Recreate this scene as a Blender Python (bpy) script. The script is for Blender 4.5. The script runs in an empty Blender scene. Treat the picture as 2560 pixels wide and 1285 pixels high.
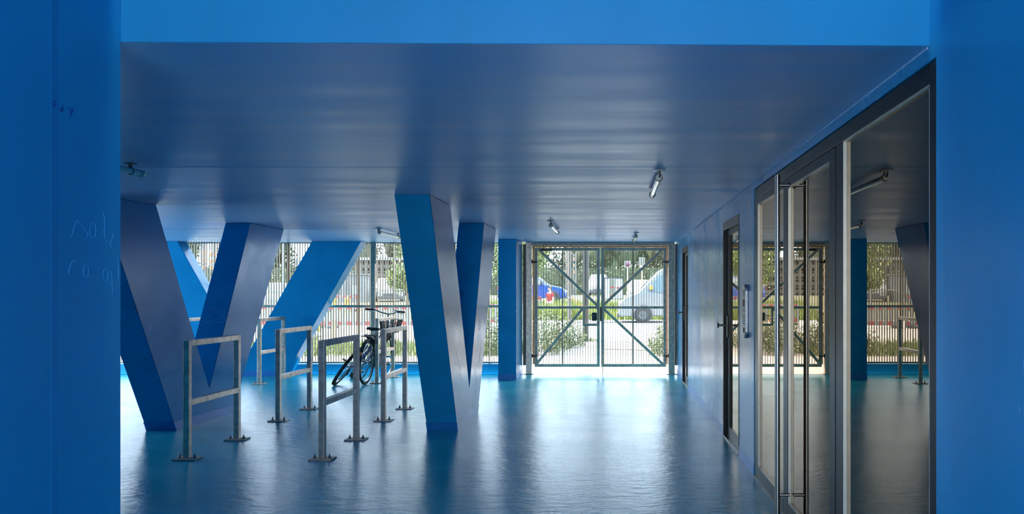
import bpy, bmesh, math, random
from mathutils import Vector, Matrix, Euler
random.seed(7)
SC = bpy.context.scene
COL = SC.collection
PI = math.pi

# ------------------------------------------------------------------ camera, sky, sun, exposure
cam = bpy.data.cameras.new('camera')
cam.sensor_width = 36.0
cam.lens = 36.0 * 2000.0 / 2560.0          # focal length of 2000 px on a 2560 px wide frame
cam.shift_x = -255.0 / 2560.0
cam.shift_y = 85.5 / 2560.0
cam.clip_end = 500
camo = bpy.data.objects.new('camera', cam)
camo.location = (0, 0, 1.4)
camo.rotation_euler = (PI / 2, 0, 0)
COL.objects.link(camo)
SC.camera = camo

world = bpy.data.worlds.new('World')
SC.world = world
world.use_nodes = True
wn = world.node_tree
wn.nodes.clear()
w_out = wn.nodes.new('ShaderNodeOutputWorld')
w_bg = wn.nodes.new('ShaderNodeBackground')
w_bg.inputs['Color'].default_value = (0.64, 0.83, 1.0, 1)
w_bg.inputs['Strength'].default_value = 2.3
wn.links.new(w_bg.outputs[0], w_out.inputs[0])

sun = bpy.data.lights.new('sun', 'SUN')
sun.energy = 6.2
sun.angle = 0.009
sun.color = (1.0, 0.94, 0.85)
suno = bpy.data.objects.new('sun', sun)
suno.rotation_euler = Vector((0.72, -0.13, -0.78)).to_track_quat('-Z', 'Y').to_euler()
suno.location = (-30, 30, 40)
COL.objects.link(suno)

SC.view_settings.view_transform = 'Standard'
SC.view_settings.look = 'None'
SC.view_settings.gamma = 1.0
SC.view_settings.use_curve_mapping = False
SC.view_settings.exposure = 2.3
SC.cycles.max_bounces = 10
SC.cycles.diffuse_bounces = 6
SC.cycles.glossy_bounces = 4
SC.cycles.transparent_max_bounces = 16
SC.cycles.caustics_reflective = False
SC.cycles.caustics_refractive = False
SC.cycles.sample_clamp_indirect = 6.0
SC.cycles.use_denoising = True

# ------------------------------------------------------------------ materials
def mat(name, color, rough=0.5, metal=0.0, spec=0.5, var=0.0, scale=6.0, stretch=(1, 1, 1), bump=0.0, bscale=None,
        bstretch=None, color2=None, rvar=0.0, trans=0.0, speck=None, coat=0.0, lo=0.35, hi=0.65, stint=(1, 1, 1), sheen=0.0):
    m = bpy.data.materials.new(name)
    m.use_nodes = True
    nt = m.node_tree
    N, L = nt.nodes, nt.links
    p = N['Principled BSDF']
    c = (*color, 1.0)
    p.inputs['Base Color'].default_value = c
    p.inputs['Roughness'].default_value = rough
    p.inputs['Metallic'].default_value = metal
    p.inputs['Specular IOR Level'].default_value = spec
    p.inputs['Coat Weight'].default_value = coat
    p.inputs['Sheen Weight'].default_value = sheen
    p.inputs['Sheen Tint'].default_value = (.68, .84, 1.0, 1)
    p.inputs['Sheen Roughness'].default_value = 0.28
    p.inputs['Specular Tint'].default_value = (*stint, 1)
    if trans:
        p.inputs['Transmission Weight'].default_value = trans
    tc = N.new('ShaderNodeTexCoord')

    def noise(sc, st, detail=5.0, rough_=0.55):
        mp = N.new('ShaderNodeMapping')
        mp.inputs['Scale'].default_value = st
        L.new(tc.outputs['Object'], mp.inputs['Vector'])
        n = N.new('ShaderNodeTexNoise')
        n.inputs['Scale'].default_value = sc
        n.inputs['Detail'].default_value = detail
        n.inputs['Roughness'].default_value = rough_
        L.new(mp.outputs[0], n.inputs['Vector'])
        return n
    col_out = None
    if color2 is not None or var:
        n = noise(scale, stretch)
        r = N.new('ShaderNodeValToRGB')
        r.color_ramp.elements[0].position = lo
        r.color_ramp.elements[1].position = hi
        c2 = color2 if color2 is not None else tuple(min(1, x * (1 + var)) for x in color)
        c1 = color if color2 is not None else tuple(x * (1 - var) for x in color)
        r.color_ramp.elements[0].color = (*c1, 1)
        r.color_ramp.elements[1].color = (*c2, 1)
        L.new(n.outputs['Fac'], r.inputs['Fac'])
        col_out = r.outputs['Color']
        if rvar:
            mr = N.new('ShaderNodeMapRange')
            mr.inputs['From Min'].default_value = 0.3
            mr.inputs['From Max'].default_value = 0.7
            mr.inputs['To Min'].default_value = max(0.02, rough - rvar)
            mr.inputs['To Max'].default_value = rough + rvar
            L.new(n.outputs['Fac'], mr.inputs['Value'])
            L.new(mr.outputs[0], p.inputs['Roughness'])
    if speck is not None:                      # fine scuffs and chips of another colour
        sc_, st_, thr, scol = speck
        n2 = noise(sc_, st_, 3.0, 0.6)
        r2 = N.new('ShaderNodeValToRGB')
        r2.color_ramp.elements[0].position = thr
        r2.color_ramp.elements[1].position = thr + 0.05
        r2.color_ramp.elements[0].color = (0, 0, 0, 1)
        r2.color_ramp.elements[1].color = (1, 1, 1, 1)
        L.new(n2.outputs['Fac'], r2.inputs['Fac'])
        mx = N.new('ShaderNodeMix')
        mx.data_type = 'RGBA'
        if col_out is not None:
            L.new(col_out, mx.inputs[6])
        else:
            mx.inputs[6].default_value = c
        mx.inputs[7].default_value = (*scol, 1)
        L.new(r2.outputs['Color'], mx.inputs[0])
        col_out = mx.outputs[2]
    if col_out is not None:
        L.new(col_out, p.inputs['Base Color'])
    if bump:
        nb = noise(bscale or scale * 4, bstretch or stretch, 6.0, 0.6)
        b = N.new('ShaderNodeBump')
        b.inputs['Strength'].default_value = 1.0
        b.inputs['Distance'].default_value = bump
        L.new(nb.outputs['Fac'], b.inputs['Height'])
        L.new(b.outputs[0], p.inputs['Normal'])
    return m

BLUE = (0.012, 0.305, 0.585)
M = {}
PT = (.58, .79, 1.0)      # bluish gloss of the pigmented lacquer
M['wall'] = mat('blue wall paint', BLUE, rough=0.42, var=0.07, scale=1.5, stretch=(1, 1, .4), bump=0.0006, bscale=30,
                bstretch=(1, 1, .5), speck=(9, (1, 1, 6), .80, (.03, .36, .66)))
M['wall_gloss'] = mat('blue gloss wall paint', BLUE, rough=0.27, spec=.45, stint=PT, var=0.08, scale=2, stretch=(1, 1, .3), bump=0.0003, bscale=14,
                      bstretch=(1, 1, .25), rvar=.05, speck=(7, (1, 3, 1.2), .80, (.08, .30, .60)))
M['ceil'] = mat('blue gloss ceiling paint', BLUE, rough=0.36, spec=.32, sheen=.22, stint=(.72, .87, 1),  var=0.06, scale=2, stretch=(.25, 2, 1), bump=0.0007, bscale=6,
                bstretch=(.14, 4.0, 1), rvar=.07, speck=(6, (1, 4, 1), .80, (.10, .36, .62)))
M['column'] = mat('blue column paint', BLUE, rough=0.22, spec=.16, stint=PT, var=0.06, scale=3, bump=0.0006, bscale=22, bstretch=(1, 1, .4),
                  rvar=.06, speck=(11, (1, 1, .5), .78, (.12, .36, .62)))
M['seam'] = mat('darker blue filled joint', (.010, .255, .53), rough=.45, var=.06, scale=4)
M['skirt'] = mat('lighter blue skirting paint', (0.03, 0.23, 0.58), rough=0.3, var=0.08, scale=8, bump=0.0008, bscale=40)
M['floor'] = mat('blue coated floor', (0.018, 0.43, 0.52), rough=0.23, spec=.20, color2=(0.05, 0.52, 0.60), scale=1.3, stretch=(.5, 1.5, 1),
                 bump=0.0055, bscale=13, bstretch=(.5, 1.0, 1), rvar=.03, speck=(16, (.6, 1.4, 1), .74, (.015, .22, .32)))
M['scratch'] = mat('pale scratch', (.42, .62, .86), rough=.22, spec=.3)
M['scratch_soft'] = mat('soft blue scratch', (.06, .40, .68), rough=.6)
M['scratch_dark'] = mat('dark scrawl', (.002, .05, .24), rough=.6)
M['galv'] = mat('galvanised steel', (.74, .56, .44), rough=.42, metal=.55, var=.22, scale=18, speck=(30, (1, 1, .4), .62, (.78, .66, .56)))
M['galv_dark'] = mat('weathered galvanised steel', (.74, .50, .36), rough=.5, metal=.05, var=.25, scale=20)
M['bar'] = mat('grey fence bar steel', (.34, .25, .17), rough=.5, metal=.0, var=.1)
M['bolt'] = mat('bolt steel', (.34, .33, .31), rough=.4, metal=.8, var=.2)
M['black_frame'] = mat('black anodised frame', (.010, .010, .012), rough=.32, spec=.22, metal=.1, var=.15, scale=3)
M['dark_blue_leaf'] = mat('dark blue door leaf paint', (.008, .03, .10), rough=.25, var=.1)
M['steel'] = mat('brushed stainless steel', (.32, .30, .28), rough=.34, metal=1.0, var=.06, scale=10, stretch=(1, 1, .1))
M['dark_steel'] = mat('dark burnished steel', (.16, .15, .145), rough=.3, metal=.8, var=.2)
M['spacer'] = mat('aluminium glazing spacer', (.55, .57, .54), rough=.4, metal=.4, speck=(120, (.2, .2, 1), .6, (.25, .26, .25)))
M['channel'] = mat('brown coated channel steel', (.22, .165, .12), rough=.5, metal=.2, var=.12)
M['spacer_standin'] = mat('pale aluminium glazing bead', (.74, .66, .56), rough=.35, metal=.3, var=.05, scale=20)  # stands in for the spacer, which stays dark behind the glass
M['caulk'] = mat('pale sealant line', (.40, .56, .72), rough=.5, var=.15, scale=20)
M['black'] = mat('black rubber', (.012, .012, .012), rough=.6, var=.1)
M['tube'] = mat('white lamp tube polycarbonate', (.95, .90, .82), rough=.15, coat=1.0, var=.03)
M['lampcap'] = mat('grey lamp end cap', (.78, .70, .62), rough=.3, metal=.1, var=.1)
M['lobby_wall'] = mat('grey lobby wall', (.16, .16, .165), rough=.7, var=.06)
M['lobby_floor'] = mat('grey lobby floor', (.30, .30, .30), rough=.4, var=.12, scale=4)
M['concrete'] = mat('pale concrete paving', (.20, .188, .175), rough=.85, var=.10, scale=3, bump=.002, bscale=60)
M['light_paving'] = mat('light courtyard paving', (.50, .49, .47), rough=.85, var=.08, scale=3)
M['gravel'] = mat('brown grey gravel', (.12, .105, .092), rough=.95, color2=(.165, .147, .13), scale=22, bump=.006, bscale=80)
M['asphalt'] = mat('bleached asphalt', (.21, .205, .20), rough=.9, var=.06, scale=2, bump=.002, bscale=90)
M['kerb'] = mat('grey kerb concrete', (.07, .068, .066), rough=.9, var=.12, scale=5)
M['soil'] = mat('grassy soil', (.045, .055, .015), rough=1.0, color2=(.08, .075, .037), scale=1.2, bump=.01, bscale=20)
M['grass'] = mat('grass blade green', (.09, .13, .010), rough=.7, color2=(.17, .20, .032), scale=1.5)
M['weed'] = mat('weed leaf green', (.04, .062, .011), rough=.65, color2=(.10, .12, .03), scale=4)
M['weed_pale'] = mat('pale flowering weed', (.24, .22, .10), rough=.6, color2=(.34, .31, .2), scale=4)
M['leaf_dark'] = mat('dark hedge leaf', (.026, .034, .014), rough=.7, color2=(.066, .076, .030), scale=.7)
M['leaf_bright'] = mat('bright tree leaf', (.07, .12, .015), rough=.6, color2=(.17, .21, .035), scale=1.3)
M['bark'] = mat('tree bark', (.14, .10, .07), rough=.9, var=.25, scale=10)
M['wood'] = mat('weathered timber', (.26, .19, .12), rough=.85, var=.2, scale=8, stretch=(1, 1, .15))
M['post_brown'] = mat('brown grey post coat', (.075, .062, .048), rough=.6, var=.1)
M['white'] = mat('white vehicle paint', (.155, .153, .15), rough=.25, coat=.4, var=.02)
M['blue_car'] = mat('blue car paint', (.012, .045, .25), rough=.22, coat=.8, var=.05)
M['car_glass'] = mat('vehicle window glass', (.10, .12, .13), rough=.06, spec=.9, var=.1)
M['tyre'] = mat('tyre rubber', (.02, .02, .021), rough=.75, var=.15, bump=.001, bscale=60)
M['rim'] = mat('alloy wheel', (.10, .10, .10), rough=.4, metal=.6, var=.1)
M['plastic_dark'] = mat('dark grey plastic', (.045, .045, .05), rough=.55, var=.1)
M['red'] = mat('signal red', (.30, .022, .018), rough=.45, var=.05)
M['barrier_white'] = mat('barrier white plastic', (.17, .165, .16), rough=.5, var=.04)
M['yellow'] = mat('signal yellow', (.32, .22, .025), rough=.45, var=.08)
M['orange'] = mat('signal orange', (.36, .11, .025), rough=.45, var=.05)
M['beige'] = mat('beige concrete', (.10, .09, .07), rough=.85, var=.08, scale=2)
M['dark_void'] = mat('dark deck recess', (.10, .095, .085), rough=.9, var=.1)
M['light_grey'] = mat('light grey cladding', (.13, .13, .13), rough=.6, var=.04)
M['magenta'] = mat('faded no-stopping disc', (.14, .05, .10), rough=.4, var=.03)
M['sign_beige'] = mat('sign plate beige', (.13, .12, .095), rough=.5, var=.05)
M['skin'] = mat('skin', (.62, .38, .28), rough=.5, var=.05)
M['hair'] = mat('brown hair', (.06, .035, .02), rough=.6, var=.2)
M['shirt'] = mat('red shirt cloth', (.33, .022, .02), rough=.8, var=.08)
M['trouser'] = mat('grey trouser cloth', (.05, .05, .055), rough=.85, var=.1)
M['bike_dark'] = mat('dark bicycle frame paint', (.02, .022, .03), rough=.3, var=.1)
M['bike_blue'] = mat('blue bicycle frame paint', (.02, .08, .32), rough=.25, coat=.5, var=.06)
M['chrome'] = mat('silver bicycle metal', (.6, .6, .6), rough=.25, metal=1, var=.05)
M['basket'] = mat('basket wire', (.10, .09, .08), rough=.5, metal=.5, var=.2)
M['reflector'] = mat('red reflector', (1.0, .16, .04), rough=.35, coat=.3, var=.03)
M['amber'] = mat('amber pedal reflector', (.85, .33, .03), rough=.2, coat=.7, var=.03)
M['intercom'] = mat('intercom steel plate', (.40, .38, .36), rough=.35, metal=.7, var=.12, scale=14)
M['label_white'] = mat('white label', (.30, .296, .29), rough=.5, var=.03)

def glass_mat(name, tint, trans, boost, base):
    m = bpy.data.materials.new(name)
    m.use_nodes = True
    nt = m.node_tree
    N, L = nt.nodes, nt.links
    N.clear()
    o = N.new('ShaderNodeOutputMaterial')
    mx = N.new('ShaderNodeMixShader')
    t = N.new('ShaderNodeBsdfTransparent')
    g = N.new('ShaderNodeBsdfGlossy')
    f = N.new('ShaderNodeFresnel')
    f.inputs['IOR'].default_value = 1.8
    mt = N.new('ShaderNodeMath')
    mt.operation = 'MULTIPLY_ADD'
    mt.use_clamp = True
    mt.inputs[1].default_value = boost
    mt.inputs[2].default_value = base
    L.new(f.outputs[0], mt.inputs[0])
    t.inputs['Color'].default_value = (*trans, 1)
    g.inputs['Color'].default_value = (*tint, 1)
    g.inputs['Roughness'].default_value = 0.0
    L.new(mt.outputs[0], mx.inputs[0])
    L.new(t.outputs[0], mx.inputs[1])
    L.new(g.outputs[0], mx.inputs[2])
    L.new(mx.outputs[0], o.inputs[0])
    return m
M['glass'] = glass_mat('coated solar glass', (1.0, .80, .62), (.34, .35, .34), 1.15, .08)

# ------------------------------------------------------------------ mesh builder
class MB:
    def __init__(s):
        s.v, s.f, s.sm = [], [], []

    def add(s, vs, fs, smooth=False):
        b = len(s.v)
        s.v += [tuple(p) for p in vs]
        for f in fs:
            s.f.append(tuple(i + b for i in f))
            s.sm.append(smooth)
        return s

    def box(s, x0, x1, y0, y1, z0, z1):
        vs = [(x0, y0, z0), (x1, y0, z0), (x1, y1, z0), (x0, y1, z0), (x0, y0, z1), (x1, y0, z1), (x1, y1, z1), (x0, y1, z1)]
        return s.add(vs, [(0, 3, 2, 1), (4, 5, 6, 7), (0, 1, 5, 4), (1, 2, 6, 5), (2, 3, 7, 6), (3, 0, 4, 7)])

    def beam(s, p0, p1, w, h, up=(0, 0, 1)):
        p0, p1 = Vector(p0), Vector(p1)
        d = (p1 - p0).normalized()
        up = Vector(up)
        if abs(d.dot(up)) > .98:
            up = Vector((0, 1, 0))
        a = d.cross(up).normalized() * w / 2
        b = a.cross(d).normalized() * h / 2
        vs = [p0 - a - b, p0 + a - b, p0 + a + b, p0 - a + b, p1 - a - b, p1 + a - b, p1 + a + b, p1 - a + b]
        return s.add(vs, [(0, 1, 2, 3), (7, 6, 5, 4), (4, 5, 1, 0), (5, 6, 2, 1), (6, 7, 3, 2), (7, 4, 0, 3)])

    def tube(s, pts, r, n=8, closed=False, caps=True):
        pts = [Vector(p) for p in pts]
        m = len(pts)
        rr = r if isinstance(r, (list, tuple)) else [r] * m
        prev = None
        rings = []
        for i, p in enumerate(pts):
            if closed:
                d = (pts[(i + 1) % m] - pts[i - 1]).normalized()
            else:
                d = (pts[min(i + 1, m - 1)] - pts[max(i - 1, 0)]).normalized()
            if prev is None:
                a = d.orthogonal().normalized()
            else:
                a = (prev - d * prev.dot(d)).normalized()
            prev = a
            b = d.cross(a)
            rings.append([p + (a * math.cos(2 * PI * k / n) + b * math.sin(2 * PI * k / n)) * rr[i] for k in range(n)])
        vs = [q for ring in rings for q in ring]
        fs = []
        for i in range(m if closed else m - 1):
            j = (i + 1) % m
            for k in range(n):
                k2 = (k + 1) % n
                fs.append((i * n + k, i * n + k2, j * n + k2, j * n + k))
        s.add(vs, fs, True)
        if caps and not closed:
            s.add(rings[0], [tuple(reversed(range(n)))])
            s.add(rings[-1], [tuple(range(n))])
        return s

    def lathe(s, prof, n=16, axis='z', c=(0, 0, 0), smooth=True):
        """prof: (radius, height) list turned about an axis through c"""
        vs = []
        for (r, h) in prof:
            for k in range(n):
                t = 2 * PI * k / n
                p = (r * math.cos(t), r * math.sin(t), h)
                if axis == 'x':
                    p = (p[2], p[0], p[1])
                elif axis == 'y':
                    p = (p[1], p[2], p[0])
                vs.append((p[0] + c[0], p[1] + c[1], p[2] + c[2]))
        fs = []
        for i in range(len(prof) - 1):
            for k in range(n):
                k2 = (k + 1) % n
                fs.append((i * n + k, i * n + k2, (i + 1) * n + k2, (i + 1) * n + k))
        return s.add(vs, fs, smooth)

    def prism(s, poly, axis, a0, a1):
        """extrude a polygon (u, w) along an axis: 'x' -> (u,w)=(y,z); 'y' -> (x,z); 'z' -> (x,y)"""
        def P(u, w, a):
            return {'x': (a, u, w), 'y': (u, a, w), 'z': (u, w, a)}[axis]
        n = len(poly)
        vs = [P(u, w, a0) for u, w in poly] + [P(u, w, a1) for u, w in poly]
        fs = [tuple(range(n)), tuple(reversed(range(n, 2 * n)))]
        for i in range(n):
            j = (i + 1) % n
            fs.append((i, i + n, j + n, j))
        return s.add(vs, fs)

    def quad(s, a, b, c, d):
        return s.add([a, b, c, d], [(0, 1, 2, 3)])

    def build(s, name, m, parent=None, bevel=0.0, world=False, fix=True, seg=2):
        off = Vector((0, 0, 0))
        loc = Vector((0, 0, 0))
        if parent is None:
            xs, ys, zs = zip(*s.v)
            loc = Vector(((min(xs) + max(xs)) / 2, (min(ys) + max(ys)) / 2, min(zs)))
            off = loc
        elif world:
            q = parent
            while q is not None:
                off = off + q.location
                q = q.parent
        me = bpy.data.meshes.new(name)
        me.from_pydata([(p[0] - off.x, p[1] - off.y, p[2] - off.z) for p in s.v], [], s.f)
        me.polygons.foreach_set('use_smooth', s.sm)
        if fix:
            bm = bmesh.new()
            bm.from_mesh(me)
            bmesh.ops.recalc_face_normals(bm, faces=bm.faces)
            bm.to_mesh(me)
            bm.free()
        me.materials.append(m)
        o = bpy.data.objects.new(name, me)
        o.location = loc
        COL.objects.link(o)
        if parent is not None:
            o.parent = parent
        if bevel:
            b = o.modifiers.new('edge', 'BEVEL')
            b.width = bevel
            b.segments = seg
            b.limit_method = 'ANGLE'
            b.angle_limit = 0.6
        return o

def tag(o, label=None, cat=None, group=None, kind=None):
    if label: o['label'] = label
    if cat: o['category'] = cat
    if group: o['group'] = group
    if kind: o['kind'] = kind
    return o

def thing(name, label, cat, loc=(0, 0, 0), rot=(0, 0, 0), group=None, kind=None):
    o = bpy.data.objects.new(name, None)
    o.empty_display_size = .1
    o.location = loc
    o.rotation_euler = rot
    COL.objects.link(o)
    return tag(o, label, cat, group, kind)

def kids(o):
    return [c for c in list(COL.objects) if c.parent == o]

def copy_tree(o, parent=None):
    c = o.copy()
    COL.objects.link(c)
    c.parent = parent
    for k in kids(o):
        copy_tree(k, c)
    return c

def struct(name, mb, m, parent=None, bevel=0.0, label=None, cat=None):
    o = mb.build(name, m, parent, bevel=bevel, world=True)
    if parent is None:
        tag(o, label, cat, kind='structure')
    return o

# ------------------------------------------------------------------ the setting
CZ = 2.224            # ceiling height
WR = 1.06             # plane of the right wall
WL = -1.63            # plane of the left passage wall
BK = 13.5             # plane of fence and gate
LW = -12.0            # far left end of the hall

fl = MB().box(LW, WR + .3, -3.5, 13.42, -.12, 0)
floor = struct('floor', fl, M['floor'], label='blue coated glossy floor of the undercroft', cat='floor')

# ceiling slab and the boards of its soffit, each a few millimetres off its neighbour
ce = MB().prism([(LW, 2.66), (WL, 2.70), (WR + .3, 2.74), (WR + .3, 13.64), (LW, 13.64)], 'z', CZ + .012, CZ + .3)
ceiling = struct('ceiling', ce, M['ceil'], label='blue gloss painted ceiling over the hall', cat='ceiling')
seams = [None, 4.705, 5.318, 7.96, 10.6, 13.64]
prev = [(LW, 2.62), (WL, 2.645), (WR + .3, 2.69)]
dz = [0, .0015, 0, .0018, .0003]
for i in range(5):
    y1 = seams[i + 1] - .001
    if i == 0:
        poly = [(LW, 2.622), (WL, 2.648), (WR, 2.6905), (WR, y1), (LW, y1)]
    else:
        poly = [(LW, seams[i]), (WR, seams[i]), (WR, y1), (LW, y1)]
    MB().prism(poly, 'z', CZ + dz[i], CZ + .014).build('ceiling_panel', M['ceil'], ceiling, world=True)

# lintel above the opening (seen from the passage), passage walls and roof
li = MB().prism([(WL - .3, 2.644), (WL, 2.6435), (WR, 2.6865), (WR + .3, 2.69), (WR + .3, 2.9), (WL - .3, 2.9)], 'z', CZ + .001, 2.8)
struct('beam', li, M['wall'], label='light blue lintel beam above the passage opening', cat='beam')
wl = MB().box(WL - .35, WL, -3.4, 2.642, 0, 2.75)
wall_left = struct('wall_left', wl, M['wall'], label='plain blue passage wall on the left edge', cat='wall')
MB().box(WL - .001, WL + .0006, 2.315, 2.345, 0.0, 2.6).build('seam', M['seam'], wall_left, world=True)
wf = MB().box(LW, WL - .36, 2.35, 2.64, 0, CZ + .1)
struct('wall_front', wf, M['wall'], label='blue wall closing the hall toward the passage', cat='wall')
struct('light_block_wall', MB().box(LW - .25, LW, 2.35, 6.6, 0, CZ + .3), M['wall'], label='added unseen blue wall at the far left, cutting light', cat='wall')  # unseen wall, added to cut light from the open left end
struct('roof', MB().box(WL - .35, WR + .35, -3.4, 2.6, 2.50, 2.8), M['wall'], label='roof slab over the passage', cat='roof')

D1 = (2.632, 6.06); D2 = (6.775, 7.765); D3 = (11.46, 12.40)
TH = .30
wr = MB()
wr.box(WR, WR + TH, -3.4, D1[0], 0, 2.75)
wr.box(WR, WR + TH, D1[0], D1[1], 2.172, CZ + .3)
wr.box(WR, WR + TH, D1[1], D2[0], 0, CZ + .3)
wr.box(WR, WR + TH, D2[0], D2[1], 2.06, CZ + .3)
wr.box(WR, WR + TH, D2[1], D3[0], 0, CZ + .3)
wr.box(WR, WR + TH, D3[0], D3[1], 2.06, CZ + .3)
wr.box(WR, WR + TH, D3[1], 13.6, 0, CZ + .3)
wall_right = struct('wall_right', wr, M['wall_gloss'], label='blue gloss wall with the dark framed doors', cat='wall')
for a, b in ((D1[1] + .002, D2[0] - .002), (D2[1] + .002, D3[0] - .002), (D3[1] + .002, 13.42)):
    o = MB().prism([(WR - .004, 0), (WR + .002, 0), (WR + .002, .094), (WR - .002, .094)], 'y', a, b)
    tag(o.build('baseboard_right', M['skirt']), 'lighter blue painted skirting band at the wall foot', 'skirting', 'skirting bands on the right wall', 'structure')
# building mass above the hall and the lobby behind the glass
struct('wall_upper', MB().box(LW - .25, 5, 2.9, 13.68, CZ + .32, 9), M['wall'], label='building storeys above the hall', cat='wall')
lob = MB()
lob.box(4.4, 4.5, 2.0, 13.2, 0, 2.5).box(WR + TH, 4.4, 1.9, 2.0, 0, 2.5).box(WR + TH, 4.4, 13.1, 13.2, 0, 2.5).box(WR + TH, 4.4, 8.2, 8.3, 0, 2.5)
lob.box(WR + TH, 4.4, 2.0, 13.2, 2.5, 2.6)
struct('wall_lobby', lob, M['lobby_wall'], label='dim grey lobby walls behind the glass doors', cat='wall')
struct('floor_lobby', MB().box(WR + .3, 4.4, 2.0, 13.2, -.12, 0), M['lobby_floor'], label='grey lobby floor behind the glass doors', cat='floor')
struct('trim_1', MB().box(WR - .0035, WR + .001, 2.70, 13.4, CZ - .0075, CZ - .0002), M['caulk'], label='pale sealant line between right wall and ceiling', cat='trim')
# low plinth under the fence
pl = MB().box(LW, -1.56, BK - .0, BK + .16, -.12, .168)
baseboard = struct('baseboard_back', pl, M['wall_gloss'], bevel=.01, label='low blue plinth carrying the slatted fence', cat='plinth')

# ------------------------------------------------------------------ columns
def skirt_band(parent, x0, x1, y0, y1, h, slope=(0, 0)):
    s0, s1 = slope
    e = .003
    mb = MB()
    vs = [(x0 - e, y0 - e, 0), (x1 + e, y0 - e, 0), (x1 + e, y1 + e, 0), (x0 - e, y1 + e, 0),
          (x0 - e, y0 - e + s0 * h, h), (x1 + e, y0 - e + s0 * h, h), (x1 + e, y1 + e + s1 * h, h), (x0 - e, y1 + e + s1 * h, h)]
    mb.add(vs, [(0, 1, 5, 4), (1, 2, 6, 5), (2, 3, 7, 6), (3, 0, 4, 7), (4, 5, 6, 7)])
    return mb.build('skirting', M['skirt'], parent, world=True)

CT = CZ - .0003
def v_column(x0, x1, label, dy=0.0):
    prof = [(8.02, 0), (9.21, 0), (10.63, CT), (9.645, CT), (8.67, .351), (7.665, CT), (6.81, CT)]
    t = thing('v_column', label, 'column', ((x0 + x1) / 2, 8.6, 0), kind='thing')
    MB().prism([(u + dy, w) for u, w in prof], 'x', x0, x1).build('shaft', M['column'], t, world=True, bevel=.006)
    skirt_band(t, x0, x1, 8.02, 9.21, .095, ((6.81 - 8.02) / 2.23, (10.63 - 9.21) / 2.23))
    return t

vA = v_column(-1.872, -1.567, 'blue V-shaped concrete column standing alone right of the bicycle racks')
vB = v_column(-4.685, -4.385, 'blue V-shaped column half hidden by the left wall, behind the first rack')
# V column standing parallel to the fence
profD = [(-6.76, 0), (-5.42, 0), (-4.165, CT), (-4.975, CT), (-6.09, .265), (-7.19, CT), (-8.02, CT)]
vC = thing('v_column', 'blue V-shaped column turned broadside in front of the back fence', 'column', (-6.09, 13.34, 0), kind='thing')
MB().prism(profD, 'y', 13.17, 13.47).build('shaft', M['column'], vC, world=True, bevel=.006)
mb = MB()
k = .09
mb.add([(-6.763, 13.167, 0), (-5.417, 13.167, 0), (-5.417 + k * .56, 13.167, k), (-6.763 - k * .56, 13.167, k)], [(0, 1, 2, 3)])
mb.build('skirting', M['skirt'], vC, world=True)
pil = thing('pillar', 'straight blue rectangular pillar left of the gate', 'column', (-1.685, 13.06, 0), kind='thing')
MB().box(-1.828, -1.543, 12.62, 13.49, 0, CT).build('shaft', M['column'], pil, world=True, bevel=.006)
skirt_band(pil, -1.828, -1.543, 12.62, 13.49, .09)

# scratched writing: fine ribbons lying on the painted faces
def scrawl(parent, strokes, plane, m, r=.0022, name='scratched_mark', nrm=(1, 0, 0)):
    mb = MB()
    for st in strokes:
        pts = [plane(u, w) for u, w in st]
        for p, q in zip(pts[:-1], pts[1:]):
            mb.beam(p, q, r * 2, .0012, up=nrm)
    return tag(mb.build(name, m, parent, world=True), kind='stuff')

def arc(cx, cy, rx, ry, a0, a1, n=10):
    return [(cx + rx * math.cos(math.radians(a0 + (a1 - a0) * i / n)), cy + ry * math.sin(math.radians(a0 + (a1 - a0) * i / n))) for i in range(n + 1)]

def px(x, y, d):                       # point of the ground plan seen at a photo pixel, at depth d
    return ((x - 1535) * d / 2000, d, 1.4 - (y - 728) * d / 2000)

# "23" on the leaning front face of the rear arm of the second column: that face runs (y,z) (8.67,.351)->(9.645,2.23)
def plane_arm(x0):
    k = (9.645 - 8.67) / (2.23 - .351)
    def P(u, w):                       # u, w: photo pixels on that face
        d = 9.2
        for _ in range(8):
            z = 1.4 - (w - 728) * d / 2000
            d = 8.67 + (z - .351) * k
        return ((u - 1535) * d / 2000, d - .001, 1.4 - (w - 728) * d / 2000)
    return P
ARM = (0, -.888, .46)
two = [(521, 779)] + arc(530, 778, 9, 8, 190, 360, 8) + [(537, 783), (531, 792), (520, 799)]
two = [(521, 780), (523, 773), (529, 770), (535, 771), (538, 777), (535, 786), (527, 794), (517, 799), (511, 804)]
two2 = [(511, 804), (517, 806), (524, 805), (532, 800)]
three = [(548, 783), (547, 777), (550, 773), (556, 771), (562, 774), (564, 780), (560, 786), (554, 787)]
three2 = [(554, 787), (560, 790), (563, 797), (560, 803), (553, 806), (546, 806), (539, 804)]
scrawl(vB, [two, two2, three, three2], plane_arm(-4.68), M['scratch'], .0022, nrm=ARM)
sw = [(1155 + 6 * math.cos(t * .5) * (1 - t / 26), 732 + 11 * math.sin(t * .5) * (1 - t / 26)) for t in range(24)]
scrawl(vA, [sw], plane_arm(-1.87), M['scratch_dark'], .0025, nrm=ARM)
scrawl(vA, [[(1165, 728), (1165, 745), (1162, 765), (1157, 790)]], plane_arm(-1.87), M['scratch_soft'], .0013, nrm=ARM)
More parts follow.
